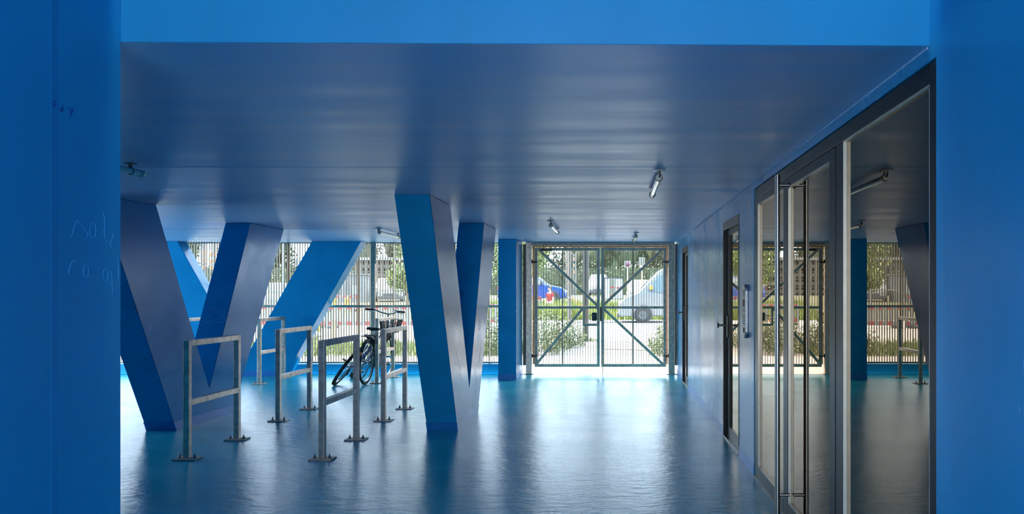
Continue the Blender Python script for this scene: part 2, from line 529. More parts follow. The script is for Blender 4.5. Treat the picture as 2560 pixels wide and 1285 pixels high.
# scribbles on the left passage wall (plane x = WL)
def plane_left(u, w):
    d = 2000 * WL / (u - 1535)
    return (WL + .0004, d, 1.4 - (w - 728) * d / 2000)
s1 = [(176, 592), (181, 586), (187, 563), (193, 552), (200, 558), (210, 570), (219, 583), (219, 594), (210, 599)]
s2 = arc(232, 576, 8, 19, 80, 420, 14)
s3 = [(257, 528), (261, 545), (262, 565), (260, 580), (262, 595), (268, 606), (276, 606), (282, 594), (283, 584)]
s4 = [(275, 606), (278, 618), (285, 624), (292, 623)]
s5 = [(171, 686), (175, 665), (183, 650), (193, 655)]
s6 = arc(215, 677, 7, 16, 60, 420, 12) + [(230, 688), (243, 690), (248, 698)]
s7 = arc(264, 687, 7, 15, 40, 400, 12)
s8 = [(278, 678), (280, 697), (281, 733)]
s9 = [(295, 639), (296, 670), (295, 703)]
scrawl(wall_left, [s1, s2, s3, s4, s5, s6, s7, s8, s9], plane_left, M['scratch_soft'], .0009)
d1 = [[(134, 254), (134, 270)], [(134, 254), (142, 253)], [(134, 262), (140, 262)], [(147, 274), (157, 273)], [(157, 262), (155, 280)],
      [(152, 268), (152, 280)], [(168, 272), (172, 272)], [(173, 268), (178, 284), (183, 270)], [(178, 284), (174, 292)]]
scrawl(wall_left, d1, plane_left, M['scratch_dark'], .0011)
# pale scratches on the bright faces of the free-standing column (plane x = -1.567)
def plane_side(X):
    def P(u, w):
        d = 2000 * X / (u - 1535)
        return (X + .0006, d, 1.4 - (w - 728) * d / 2000)
    return P
ps = plane_side(-1.567)
sc = [[(1110, 712), (1114, 718), (1117, 713)], [(1130, 795), (1139, 806), (1145, 815)], [(1197, 795), (1199, 812), (1203, 800), (1208, 796)],
      [(1196, 812), (1198, 826), (1203, 812)], [(1204, 850), (1201, 880), (1197, 905)], [(1198, 885), (1200, 896)], [(1140, 880), (1147, 905), (1151, 925)],
      [(1136, 905), (1146, 915)], [(1150, 930), (1156, 950)], [(1206, 765), (1214, 768), (1219, 775)], [(1143, 820), (1147, 830)], [(1120, 790), (1128, 796)],
      [(1190, 940), (1192, 965)], [(1211, 800), (1215, 820), (1213, 835)]]
scrawl(vA, sc, ps, M['scratch'], .0013)

# ------------------------------------------------------------------ glazed entrance, door_1
d1o = thing('door_1', 'dark framed glazed entrance with sidelights and long steel pull bar', 'door', (WR, (D1[0] + D1[1]) / 2, 0), kind='structure')
FX0, FX1 = WR + .004, WR + .075         # frame depth
GX = WR + .022                          # glass plane
def frame_box(parent, name, y0, y1, z0, z1, x0=FX0, x1=FX1, m='black_frame', bev=.003):
    return MB().box(x0, x1, y0, y1, z0, z1).build(name, M[m], parent, world=True, bevel=bev)
fr = MB()
fr.box(FX0, FX1 + .03, D1[0] + .002, 2.70, .0, 2.168)      # near jamb
fr.box(FX0, FX1 + .03, 5.93, D1[1] - .002, .0, 2.168)      # far jamb
fr.box(FX0, FX1 + .03, 2.70, 5.93, 2.098, 2.168)           # head
fr.box(FX0, FX1 + .03, 3.72, 3.84, .0, 2.098)              # mullion between door leaf and near pane
fr.box(FX0, FX1 + .03, 4.97, 5.03, .0, 2.098)              # mullion at the pull bar
fr.build('frame', M['black_frame'], d1o, world=True, bevel=.004)
frame_box(d1o, 'bottom_rail', 2.70, 3.72, .008, .10)
frame_box(d1o, 'bottom_rail', 5.03, 5.93, .008, .10)
frame_box(d1o, 'top_rail', 5.03, 5.93, 2.045, 2.098)
MB().box(FX0 - .012, FX1, D1[0] + .01, D1[1] - .01, .0, .012).build('threshold', M['dark_steel'], d1o, world=True, bevel=.002)
def spacer_standins(parent, y0, y1, z0, z1):  # pale strips added before the glass to stand in for bright spacer edges
    b = MB()
    b.box(FX0 + .001, GX - .0005, y1 - .004, y1 - .0005, z0, z1).box(FX0 + .001, GX - .0005, y0 + .0005, y0 + .004, z0, z1)
    b.box(FX0 + .001, GX - .0005, y0 + .004, y1 - .004, z1 - .004, z1 - .0005)
    b.box(FX0 + .001, GX - .0005, y0 + .004, y1 - .004, z0 + .0005, z0 + .004)
    b.build('spacer_edge_standin', M['spacer_standin'], parent, world=True)
def pane(parent, y0, y1, z0, z1, nm='glass_pane'):
    spacer_standins(parent, y0, y1, z0, z1)
    o = MB().box(GX, GX + .006, y0, y1, z0, z1).build(nm, M['glass'], parent, world=True)
    s_ = MB()
    s_.box(GX + .008, GX + .036, y1 - .012, y1, z0, z1).box(GX + .008, GX + .036, y0, y0 + .012, z0, z1)
    s_.box(GX + .008, GX + .036, y0, y1, z1 - .012, z1).box(GX + .008, GX + .036, y0, y1, z0, z0 + .012)
    s_.build('spacer', M['spacer'], o, world=True)
    return o
pane(d1o, 2.70, 3.72, .10, 2.098)
pane(d1o, 5.03, 5.93, .10, 2.045)
leaf = MB()
y0, y1, z0, z1 = 3.845, 4.965, .015, 2.094
leaf.box(FX0 - .002, FX1, y0, y0 + .10, z0, z1).box(FX0 - .002, FX1, y1 - .07, y1, z0, z1)
leaf.box(FX0 - .002, FX1, y0 + .10, y1 - .07, z1 - .055, z1).box(FX0 - .002, FX1, y0 + .10, y1 - .07, z0, .10)
leafo = leaf.build('door_leaf', M['black_frame'], d1o, world=True, bevel=.003)
g_ = MB().box(GX, GX + .006, y0 + .10, y1 - .07, .10, z1 - .055).build('glass_pane', M['glass'], leafo, world=True)
spacer_standins(leafo, y0 + .10, y1 - .07, .10, z1 - .055)
s_ = MB().box(GX + .008, GX + .036, y1 - .082, y1 - .07, .10, z1 - .055).box(GX + .008, GX + .036, y0 + .1, y1 - .07, z1 - .067, z1 - .055)
s_.build('spacer', M['spacer'], leafo, world=True)
h_ = MB().tube([(.994, 4.87, .03), (.994, 4.87, 2.108)], .0165, 16)
h_.tube([(.994, 4.87, 2.045), (WR + .01, 4.87, 2.045)], .010, 10).tube([(.994, 4.87, .16), (WR + .01, 4.87, .16)], .010, 10)
h_.lathe([(.0, .0), (.02, .0), (.02, .008), (0, .008)], 14, 'x', (WR - .002, 4.87, 2.045))
tag(h_.build('pull_bar', M['steel'], leafo, world=True), 'full height brushed steel pull bar')

# ------------------------------------------------------------------ narrow doors
def small_door(name, y0, y1, label, glass):
    t = thing(name, label, 'door', (WR, (y0 + y1) / 2, 0), kind='structure')
    H = 2.058
    f = MB()
    f.box(WR - .003, WR + .16, y0 + .002, y0 + .035, 0, H).box(WR - .003, WR + .16, y1 - .035, y1 - .002, 0, H)
    f.box(WR - .003, WR + .16, y0 + .035, y1 - .035, H - .075, H)
    f.build('frame', M['black_frame'], t, world=True, bevel=.003)
    x0 = WR + .03
    L = MB()
    a, b = y0 + .037, y1 - .037
    L.box(x0, x0 + .05, a, a + .07, .015, H - .077).box(x0, x0 + .05, b - (.17 if glass else .3), b, .015, H - .077)
    L.box(x0, x0 + .05, a + .07, b - (.17 if glass else .3), H - .13, H - .077).box(x0, x0 + .05, a + .07, b - (.17 if glass else .3), .015, .12)
    leaf = L.build('door_leaf', M['black_frame'], t, world=True, bevel=.002)
    MB().box(x0 + .012, x0 + .02, a + .07, b - (.17 if glass else .3), .12, H - .13).build('glass_pane', M['glass'], leaf, world=True)
    MB().box(WR - .004, WR + .05, y0 + .037, y1 - .037, .0, .013).build('threshold', M['steel'], t, world=True, bevel=.002)
    yh = b - .085
    MB().box(x0 - .016, x0, yh - .022, yh + .022, .955, 1.165).build('lock_plate', M['dark_steel'], leaf, world=True, bevel=.006)
    k_ = MB().tube([(x0 - .012, yh, 1.075), (WR - .062, yh, 1.075)], .0105, 12)
    k_.lathe([(0, 0), (.026, 0), (.026, .014), (0, .014)], 16, 'x', (WR - .074, yh, 1.075))
    k_.build('door_knob', M['dark_steel'], leaf, world=True)
    return t
small_door('door_2', D2[0], D2[1], 'narrow dark framed glass door between intercom and far door', True)
small_door('door_3', D3[0], D3[1], 'narrow dark door nearest the gate at the far wall end', False)

# intercom plate on the wall
ic = thing('intercom', 'slim steel intercom plate with rounded ends beside the glazed entrance', 'intercom', (WR, 6.375, 1.02))
poly = [(6.375 + .056 * math.cos(t), 1.404 + .05 * math.sin(t)) for t in [i * PI / 8 for i in range(9)]] + \
       [(6.375 + .056 * math.cos(t), 1.076 + .05 * math.sin(t)) for t in [PI + i * PI / 8 for i in range(9)]]
MB().prism(poly, 'x', WR - .026, WR - .0005).build('plate', M['intercom'], ic, world=True, bevel=.003)
xi = WR - .026
MB().box(xi - .002, xi, 6.35, 6.40, 1.36, 1.41).build('speaker_grille', M['label_white'], ic, world=True, bevel=.001)
MB().box(xi - .002, xi, 6.345, 6.405, 1.275, 1.335).build('camera_window', M['black'], ic, world=True, bevel=.001)
MB().box(xi - .002, xi, 6.35, 6.40, 1.235, 1.26).build('name_plate', M['label_white'], ic, world=True, bevel=.001)
for i in range(4):
    MB().box(xi - .004, xi, 6.352, 6.398, 1.155 + i * .021 - .02, 1.155 + i * .021 - .006).build('button', M['label_white'], ic, world=True, bevel=.001)
MB().lathe([(0, 0), (.022, 0), (.022, .003), (0, .003)], 14, 'x', (xi - .003, 6.375, 1.09)).build('keyhole', M['black'], ic, world=True)

# ------------------------------------------------------------------ ceiling tube lamps
def tube_lamp(x, y0, y1, label, grp='tube lamps on the blue ceiling'):
    t = thing('tube_lamp', label, 'lamp', (x, (y0 + y1) / 2, CZ - .05), group=grp)
    zc = CZ - .048
    r = .021
    MB().tube([(x, y0 + .05, zc), (x, y1 - .05, zc)], r, 16).build('tube', M['tube'], t, world=True)
    for ya, s in ((y0, 1), (y1, -1)):
        MB().lathe([(0, 0), (.012, 0), (.019, .006), (.0235, .008), (.0235, .05), (.02, .056), (0, .056)], 16, 'y', (x, ya if s > 0 else ya - .056, zc)).build('end_cap', M['lampcap'], t, world=True)
    # bracket at the near end: curved plate and clip
    for yb in (y0 + .03, y1 - .14):
        b = MB().beam((x, yb, zc + r), (x, yb, CZ), .016, .02)
        b.box(x - .03, x + .03, yb - .02, yb + .02, CZ - .006, CZ + .001)
        b.tube([(x + .025 * math.cos(a), yb, zc + .025 * math.sin(a)) for a in [i * PI / 5 for i in range(10)]], .003, 5, closed=True)
        b.build('bracket', M['dark_steel'], t, world=True)
    p = MB().lathe([(0, 0), (.042, 0), (.045, .004), (.03, .009), (0, .009)], 18, 'z', (x, y0 - .03, CZ - .009))
    p.build('ceiling_rose', M['lampcap'], t, world=True)
    MB().tube([(x, y0 - .03, CZ - .006), (x + .004, y0 - .032, CZ - .03), (x + .002, y0 - .012, zc + .004), (x, y0 + .002, zc)], .0045, 6).build('cable', M['black'], t, world=True)
    return t
tube_lamp(.308, 5.45, 6.52, 'white tube lamp on the ceiling nearest the glazed entrance')
tube_lamp(-.745, 9.40, 10.62, 'white tube lamp on the ceiling left of the gate centre')
tube_lamp(.31, 11.25, 12.35, 'small far white tube lamp just above the gate top')
tube_lamp(-3.09, 10.50, 11.60, 'white tube lamp partly behind the free-standing V column')
tube_lamp(-3.12, 4.20, 5.30, 'grey white tube lamp on the ceiling, cut off by the left passage wall')

# ------------------------------------------------------------------ bicycle racks
def make_rack():
    t = thing('bicycle_rack', 'rack', 'bicycle rack', group='galvanised bicycle racks bolted to the floor')
    w = .05
    L_ = .88
    H = .99
    for y in (0.0, L_):
        p = MB().box(-w / 2, w / 2, y - w / 2, y + w / 2, .012, H).build('post', M['galv'], t, bevel=.004)
        MB().box(-.095, .095, y - .07, y + .07, 0, .012).build('base_plate', M['galv_dark'], p, bevel=.003)
        for sx in (-.062, .062):
            b = MB().lathe([(0, .012), (.017, .012), (.017, .016), (.0115, .016), (.0115, .027), (.006, .027), (.006, .045), (0, .045)], 8, 'z', (sx, y, 0))
            b.build('anchor_bolt', M['bolt'], p)
    MB().box(-w / 2, w / 2, w / 2, L_ - w / 2, H - w, H).build('top_rail', M['galv'], t, bevel=.004)
    MB().box(-w / 2, w / 2, w / 2, L_ - w / 2, .445, .495).build('middle_rail', M['galv'], t, bevel=.004)
    return t
rack0 = make_rack()
RK = [(-3.552, 6.66, 'front bicycle rack on the left, before the half hidden V column'),
      (-2.428, 6.66, 'front bicycle rack on the right, nearest the free-standing V column'),
      (-3.615, 8.62, 'second row left bicycle rack, behind the two front racks'),
      (-2.488, 8.64, 'second row right bicycle rack, just left of the free-standing V column'),
      (-5.35, 12.07, 'back row bicycle rack before the broadside V column right arm'),
      (-6.47, 12.07, 'back row bicycle rack at far left, mostly hidden by column arms'),
      (-3.60, 12.15, 'back row bicycle rack with the bicycles leaning on it'),
      (-2.48, 12.12, 'back row bicycle rack behind the free-standing column, seen in the glass')]
for i, (x, y, lb) in enumerate(RK):
    o = rack0 if i == 0 else copy_tree(rack0)
    o.location = (x, y, 0)
    o['label'] = lb

# ------------------------------------------------------------------ fence
def fence(name, x0, x1, label, posts, thick):
    t = thing(name, label, 'fence', ((x0 + x1) / 2, BK + .08, .168))
    y = BK + .08
    b = MB()
    n = int((x1 - x0) / .044)
    for i in range(n):
        x = x0 + .022 + i * .044
        b.box(x - .0045, x + .0045, y + .0, y + .025, .20, CZ - .002)
        b.box(x + .021, x + .0235, y + .04, y + .046, .20, CZ - .002)
    tag(b.build('bars', M['bar'], t, world=True, fix=False), kind='stuff')
    for z in (1.145,):
        MB().box(x0, x1, y - .03, y - .002, z - .021, z + .021).build('middle_rail', M['galv_dark'], t, world=True, bevel=.003)
    MB().box(x0, x1, y - .02, y + .05, .175, .205).build('bottom_rail', M['galv_dark'], t, world=True, bevel=.003)
    MB().box(x0, x1, y - .005, y + .05, CZ - .012, CZ - .001).build('top_rail', M['dark_steel'], t, world=True, bevel=.003)
    for px_ in posts:
        x = (px_ - 1535) * y / 2000
        MB().box(x - .012, x + .012, y + .048, y + .075, .168, CZ - .002).build('upright', M['bar'], t, world=True)
    for px_ in thick:
        x = (px_ - 1535) * y / 2000
        p = MB().box(x - .035, x + .035, y - .10, y - .031, .168, CZ - .001).build('post', M['galv_dark'], t, world=True, bevel=.004)
        MB().tube([(x - .05, y - .105, 1.145), (x + .05, y - .105, 1.15)], .008, 6).build('clamp', M['bolt'], p, world=True)
        MB().box(x + .036, x + .047, y - .09, y - .05, 1.86, CZ - .01).build('cover_strip', M['label_white'], p, world=True)
    return t
fence('fence', LW, -1.60, 'tall grey slatted steel fence on the blue plinth behind the bicycles', [545, 621, 718, 805, 894, 982, 1070, 1135, 1222], [936])

# ------------------------------------------------------------------ gate
gx = lambda p: (p - 1535) * BK / 2000
gz = lambda p: 1.4 - (p - 728) * BK / 2000
gate = thing('gate', 'double-leaf galvanised steel gate with diagonal braces closing the passage', 'gate', (gx(1501), BK, 0))
for a, b in ((1315.5, 1330), (1671, 1686.5)):
    po = MB().box(gx(a), gx(b), BK - .05, BK + .05, .012, CZ - .001).build('gate_post', M['galv'] if a < 1400 else M['galv_dark'], gate, world=True, bevel=.005)
    MB().box(gx(a) - .03, gx(b) + .03, BK - .08, BK + .08, .0, .012).build('base_plate', M['galv_dark'], po, world=True, bevel=.002)
MB().box(gx(1330), gx(1671), BK - .05, BK + .05, gz(614), CZ - .001).build('top_beam', M['galv_dark'], gate, world=True, bevel=.005)
MB().box(gx(1331.5), gx(1668), BK + .05, BK + .075, gz(617.5), gz(613)).build('stop_strip', M['channel'], gate, world=True)
MB().box(gx(1331), gx(1336), BK + .06, BK + .085, .16, gz(613)).build('stop_strip', M['channel'], gate, world=True)
MB().box(gx(1666), gx(1670.5), BK + .06, BK + .085, .16, gz(613)).build('stop_strip', M['channel'], gate, world=True)
for a, b in ((1307.5, 1314.5), (1687.6, 1691.5)):
    MB().box(gx(a), gx(b), BK - .02, BK + .06, .15, CZ - .03).build('edge_channel', M['channel'], gate, world=True, bevel=.003)
def gate_leaf(xa, xb, lock_side, braces, lock):
    F = .050
    x0, x1, z0, z1 = gx(xa), gx(xb), gz(917), gz(619.5)
    fr = MB()
    y0, y1 = BK - .025, BK + .025
    fr.box(x0, x0 + F, y0, y1, z0, z1).box(x1 - F, x1, y0, y1, z0, z1)
    fr.box(x0 + F, x1 - F, y0, y1, z1 - F, z1).box(x0 + F, x1 - F, y0, y1, z0, z0 + F)
    lf = fr.build('gate_leaf', M['galv_dark'], gate, world=True, bevel=.003)
    MB().box(x0 + F, x1 - F, y0 + .004, y1 - .004, gz(771.8), gz(765.3)).build('middle_rail', M['galv_dark'], lf, world=True, bevel=.003)
    for (ax, ay, bx, by) in braces:
        MB().beam((gx(ax), BK - .003, gz(ay)), (gx(bx), BK - .003, gz(by)), .03, .046, up=(0, 0, 1)).build('brace', M['galv_dark'], lf, world=True, bevel=.003)
    b = MB()
    n = int((x1 - x0 - 2 * F) / .044)
    for i in range(n + 1):
        x = x0 + F + .012 + i * .044
        b.box(x - .0042, x + .0042, BK + .03, BK + .05, z0 + F * .5, z1 - F * .5)
        if i < n:
            b.box(x + .021, x + .0235, BK + .055, BK + .06, z0 + F * .5, z1 - F * .5)
    tag(b.build('bars', M['bar'], lf, world=True, fix=False), kind='stuff')
    cx = gx(1406 if xa < 1400 else 1582.5)
    MB().box(cx - .011, cx + .011, BK + .026, BK + .075, z0 + .03, z1 - .03).build('upright', M['bar'], lf, world=True)
    hx = x0 if lock_side > 0 else x1
    for py in (654, 889):
        h = MB().tube([(hx - .055, BK - .035, gz(py)), (hx + .055, BK - .035, gz(py + .3))], .009, 8)
        h.tube([(hx + (-.04 if lock_side > 0 else .04), BK - .035, gz(py) - .03), (hx + (-.04 if lock_side > 0 else .04), BK - .035, gz(py) + .03)], .013, 8)
        h.tube([(hx - .015, BK - .045, gz(py) - .012), (hx + .02, BK - .045, gz(py) - .012)], .014, 8)
        h.build('hinge', M['black'], lf, world=True)
    return lf
lf1 = gate_leaf(1337, 1499.7, 1, [(1347, 624, 1496, 766), (1457, 771, 1340, 911)], True)
lf2 = gate_leaf(1503, 1665.5, -1, [(1505, 766, 1657, 623), (1509, 772, 1660, 913)], False)
# lock frame, lock box, closer on the left leaf, drop bolt on the right leaf
MB().box(gx(1457.5), gx(1463), BK - .02, BK + .02, gz(815), gz(771.5)).build('lock_frame', M['galv_dark'], lf1, world=True, bevel=.003)
MB().box(gx(1463.2), gx(1492.3), BK - .02, BK + .02, gz(815), gz(808.5)).build('lock_frame', M['galv_dark'], lf1, world=True, bevel=.003)
lb = MB().box(gx(1479.5), gx(1492), BK - .05, BK + .02, gz(802), gz(781))
tag(lb.build('lock_box', M['plastic_dark'], lf1, world=True, bevel=.014, seg=3), 'dark rounded lock box')
MB().tube([(gx(1473), BK - .06, gz(788)), (gx(1487), BK - .06, gz(788)), (gx(1487), BK - .04, gz(788))], .007, 6).build('lever', M['steel'], lf1, world=True)
MB().box(gx(1500.2), gx(1503.6), BK - .045, BK - .02, gz(803), gz(767)).build('strike_plate', M['black'], lf2, world=True, bevel=.002)
MB().box(gx(1351), gx(1381), BK - .055, BK - .026, gz(627.5), gz(623)).build('gate_closer', M['plastic_dark'], lf1, world=True, bevel=.005)
MB().tube([(gx(1358), BK - .045, gz(624)), (gx(1361), BK - .06, gz(619)), (gx(1359), BK - .05, gz(614))], .006, 6).build('closer_arm', M['plastic_dark'], lf1, world=True)
MB().tube([(gx(1507), BK - .045, .004), (gx(1507), BK - .045, gz(868))], .008, 8).tube([(gx(1507), BK - .045, gz(905)), (gx(1507), BK - .02, gz(905))], .01, 6).build('drop_bolt', M['galv'], lf2, world=True)

# drain channel across the threshold
dr = thing('drain_channel', 'narrow slotted steel drain channel across the gate threshold', 'drain', (-.25, 13.46, 0))
MB().box(-1.535, 1.055, 13.422, 13.50, -.06, -.004).build('tray', M['plastic_dark'], dr, world=True)
mb = MB()
mb.box(-1.535, 1.055, 13.422, 13.432, -.004, .003).box(-1.535, 1.055, 13.49, 13.50, -.004, .003)
for i in range(62):
    x = -1.52 + i * .0415
    mb.box(x, x + .02, 13.432, 13.49, -.004, .002)
mb.build('grating', M['galv'], dr, world=True)

# ------------------------------------------------------------------ outside ground
def ground(name, x0, x1, y0, y1, z, m, label, cat, t=.06):
    return struct(name, MB().box(x0, x1, y0, y1, z - t, z), m, label=label, cat=cat)
ground('path', LW - 30, 30, 13.5, 17.2, -.004, M['concrete'], 'pale concrete path outside the gate', 'path')
ground('path_gravel', -2.0, 30, 17.2, 22.6, -.004, M['gravel'], 'brown grey gravel strip outside the gate', 'path')
ground('path_gravel', LW - 40, -2.0, 21.2, 30.5, -.004, M['concrete'], 'pale bare ground before the red and white barriers', 'ground')
ground('lawn', LW - 40, -2.0, 17.2, 21.2, -.004, M['soil'], 'grassy soil strip behind the fence', 'ground')
ground('road', -2.0, 60, 22.6, 35.6, -.004, M['asphalt'], 'sunlit bleached asphalt road beyond the gate', 'road')
ground('road', LW - 60, -2.0, 30.5, 38.6, -.006, M['asphalt'], 'asphalt yard under the barriers', 'road')
ground('kerb', -2.0, 60, 35.6, 38.6, .02, M['kerb'], 'grey kerb strip beyond the road', 'kerb')
ter = MB()
prof = [(38.6, -.03), (42.5, .04), (47.5, .72), (58, .80), (72, 1.0), (140, 1.0)]
for i in range(len(prof) - 1):
    (ya, za), (yb, zb) = prof[i], prof[i + 1]
    ter.quad((-110, ya, za), (70, ya, za), (70, yb, zb), (-110, yb, zb))
bank = ter.build('embankment', M['soil'])
tag(bank, 'grassy bank rising behind the road', 'ground', kind='structure')
struct('parking_ground', MB().box(-110, 70, 48, 80, .60, .66), M['asphalt'], label='parking ground on the bank top', cat='ground')
ground('ground', LW - 40, LW - .02, -3.5, 2.3, -.004, M['concrete'], 'paved ground outside the open front left side', 'ground')
ground('ground', LW - 40, LW - .02, 2.3, 13.4, -.004, M['concrete'], 'paved ground outside the open left end of the hall', 'ground')
struct('courtyard', MB().box(-60, 60, -60, -3.51, -.06, -.002), M['light_paving'], label='pale courtyard ground behind the viewer', cat='ground')

def blades(name, x0, x1, y0, y1, h0, h1, n, m, label, w=.012, zf=lambda x, y: 0.0, cat='grass'):
    mb = MB()
    for _ in range(n):
        x, y = random.uniform(x0, x1), random.uniform(y0, y1)
        h = random.uniform(h0, h1)
        a = random.uniform(0, PI)
        dx, dy = math.cos(a) * w, math.sin(a) * w
        lx, ly = random.gauss(0, .25) * h, random.gauss(0, .25) * h
        z = zf(x, y) - .01
        mb.add([(x - dx, y - dy, z), (x + dx, y + dy, z), (x + lx, y + ly, z + h)], [(0, 1, 2)])
    o = mb.build(name, m, fix=False)
    return tag(o, label, cat, kind='stuff')
def bankz(x, y):
    for i in range(len(prof) - 1):
        (ya, za), (yb, zb) = prof[i], prof[i + 1]
        if ya <= y <= yb:
            return za + (zb - za) * (y - ya) / (yb - ya)
    return -.01
blades('grass', -22, -2.05, 17.3, 21.1, .06, .26, 16000, M['grass'], 'tall uneven grass strip behind the fence and plinth')
blades('grass', -9, 12, 38.7, 47.4, .15, .45, 14000, M['grass'], 'green grass covering the bank beyond the road', w=.03, zf=bankz)
blades('grass', -5.2, -1.7, 38.4, 40.6, .5, .95, 2600, M['grass'], 'tall grass clump hiding the legs of the person in red', w=.022)

def leaves(mb, n, c, r, size, zmin=None, flat=.6):
    for _ in range(n):
        while True:
            p = Vector((random.uniform(-1, 1), random.uniform(-1, 1), random.uniform(-1, 1)))
            if .25 < p.length < 1:
                break
        q = Vector((c[0] + p.x * r[0], c[1] + p.y * r[1], c[2] + p.z * r[2]))
        if zmin is not None and q.z < zmin:
            q.z = zmin + random.random() * .1
        e = Euler((random.gauss(0, flat), random.gauss(0, flat), random.uniform(0, 2 * PI)))
        s = size * random.uniform(.6, 1.3)
        a = Vector((s, 0, 0)); b = Vector((0, s * .5, 0))
        a.rotate(e); b.rotate(e)
        mb.add([q - a, q - b, q + a, q + b], [(0, 1, 2, 3)])

def weed(cx, cy, rx, ry, h, n, stems, label, pale=True):
    t = thing('weed_clump', label, 'weeds', (cx, cy, 0))
    mb = MB()
    st = MB()
    pb = MB()
    for _ in range(stems):
        a, q = random.uniform(0, 2 * PI), math.sqrt(random.random())
        x, y = cx + rx * q * math.cos(a), cy + ry * q * math.sin(a)
        hh = h * random.uniform(.55, 1.0) * (1.15 - .5 * q)
        tx, ty = x + random.gauss(0, .08), y + random.gauss(0, .08)
        st.tube([(x, y, 0), ((x + tx) / 2, (y + ty) / 2, hh * .5), (tx, ty, hh)], [.006, .005, .002], 4, caps=False)
        for k in range(n // stems):
            f = random.uniform(.06, 1)
            p = Vector((x + (tx - x) * f + random.gauss(0, .05), y + (ty - y) * f + random.gauss(0, .05), hh * f))
            e = Euler((random.gauss(0, .7), random.gauss(0, .7), random.uniform(0, 2 * PI)))
            s = random.uniform(.022, .05)
            A = Vector((s, 0, 0)); B = Vector((0, s * .4, 0))
            A.rotate(e); B.rotate(e)
            (pb if pale and f > .6 and random.random() < .35 else mb).add([p - A, p - B, p + A, p + B], [(0, 1, 2, 3)])
    tag(mb.build('foliage', M['weed'], t, world=True, fix=False), kind='stuff')
    if pb.v:
        tag(pb.build('flower_heads', M['weed_pale'], t, world=True, fix=False), kind='stuff')
    st.build('stems', M['weed'], t, world=True)
    return t
weed(-1.62, 19.0, .62, 1.7, 1.0, 4200, 120, 'tall leafy weed clump left of the path outside the gate')
weed(-1.02, 20.3, .30, .7, .74, 900, 40, 'smaller weed clump beside the path right of the tall weeds')
weed(-3.0, 18.6, .75, 1.5, .95, 3600, 100, 'weed clump outside the fence left of the rectangular pillar')
weed(1.12, 17.6, .30, 1.1, .78, 1500, 50, 'flowering weed clump right of the path by the gate post')
weed(-.66, 22.5, .35, .15, .10, 160, 18, 'low weeds at the foot of the brown grey post')
weed(-8.6, 22.0, .55, .4, .38, 700, 40, 'grey dry shrub behind the wooden stake')

# ------------------------------------------------------------------ trees
def crown_mesh(n, r, size, seed):
    random.seed(seed)
    mb = MB()
    lumps = []
    for i in range(9):
        lumps.append((random.uniform(-.6, .6) * r[0], random.uniform(-.6, .6) * r[1], random.uniform(-.55, .6) * r[2]))
    for L_ in lumps:
        k = random.uniform(.45, .7)
        leaves(mb, n // 9, L_, (r[0] * k, r[1] * k, r[2] * k), size, flat=.9)
    return mb
def dense_core(mb, r):
    nn = 10
    for i in range(9):
        c = (random.uniform(-.5, .5) * r[0], random.uniform(-.4, .4) * r[1], random.uniform(-.5, .5) * r[2])
        k = .42
        mb.lathe([(.02 * r[0], -k * r[2]), (k * .7 * r[0], -k * .7 * r[2]), (k * r[0], 0), (k * .7 * r[0], k * .7 * r[2]), (.02 * r[0], k * r[2])], nn, 'z', c)
tr_protos = []
for s in range(3):
    t = thing('tree', 'x', 'tree', group='dark trees along the far side')
    mb = crown_mesh(7500, (3.6, 2.6, 5.8), .20, 20 + s)
    dense_core(mb, (3.5, 2.4, 5.6))
    o = mb.build('crown', M['leaf_dark'], t, fix=False)
    o.location = (0, 0, 6.0)
    tk = MB().tube([(0, 0, -.3), (.1, 0, 2.5), (-.1, .1, 5.5)], [.32, .25, .14], 8)
    for a in range(4):
        tk.tube([(0, 0, 2.2 + a * .5), (1.3 * math.cos(a * 1.7), 1.0 * math.sin(a * 1.7), 3.8 + a * .7)], [.12, .05], 6)
    tk.build('trunk', M['bark'], t)
    tr_protos.append(t)
random.seed(5)
used = [0, 0, 0]
ti = 0
for X in range(-80, 24, 5):
    k = ti % 3
    o = tr_protos[k] if not used[k] else copy_tree(tr_protos[k])
    used[k] = 1
    o.location = (X + random.uniform(-.4, .4), (90.5, 98.5)[ti % 2] + random.uniform(-.5, .5), 1.0)
    o.rotation_euler = (0, 0, random.uniform(-.4, .4) + (PI if random.random() < .5 else 0))
    o['label'] = 'dark green tree in the dense row closing the view beyond the parking ground'
    ti += 1
hg = MB()
for i in range(24):
    leaves(hg, 420, (-78 + i * 4.4, 84.5 + random.uniform(-.5, .5), 2.6), (3.0, 1.2, 2.0 + random.random() * .5), .17, flat=.9)
hg.box(-80, 26, 84.6, 85.6, .9, 3.9)
tag(hg.build('hedge', M['leaf_dark'], fix=False), 'long dark hedge below the row of trees at the far side', 'hedge', kind='stuff')
def near_tree(x, y, z, label, r=(1.5, 1.3, 1.7), zc=3.4, n=5200, seed=3, size=.085):
    t = thing('tree', label, 'tree', (x, y, z))
    o = crown_mesh(n, r, size, seed).build('crown', M['leaf_bright'], t, fix=False)
    o.location = (0, 0, zc)
    tk = MB().tube([(0, 0, -.05), (.05, 0, zc * .5), (-.03, .05, zc)], [.08, .06, .03], 7)
    for a in range(5):
        tk.tube([(0, 0, zc * .55 + a * .2), (.7 * math.cos(a * 1.4), .7 * math.sin(a * 1.4), zc * .85 + a * .25)], [.03, .01], 5)
    tk.build('trunk', M['bark'], t)
    return t
near_tree(-6.9, 31.0, 0, 'bright green young tree outside the fence behind the free-standing column', r=(1.6, 1.4, 1.8))
near_tree(-4.9, 42.3, 0, 'bright green tree behind the pillar left of the gate', zc=3.2, seed=9)
near_tree(-10.9, 42.0, 0, 'small bright tree right of the parking deck', r=(.9, .9, 1.1), zc=2.2, n=3000, seed=4)

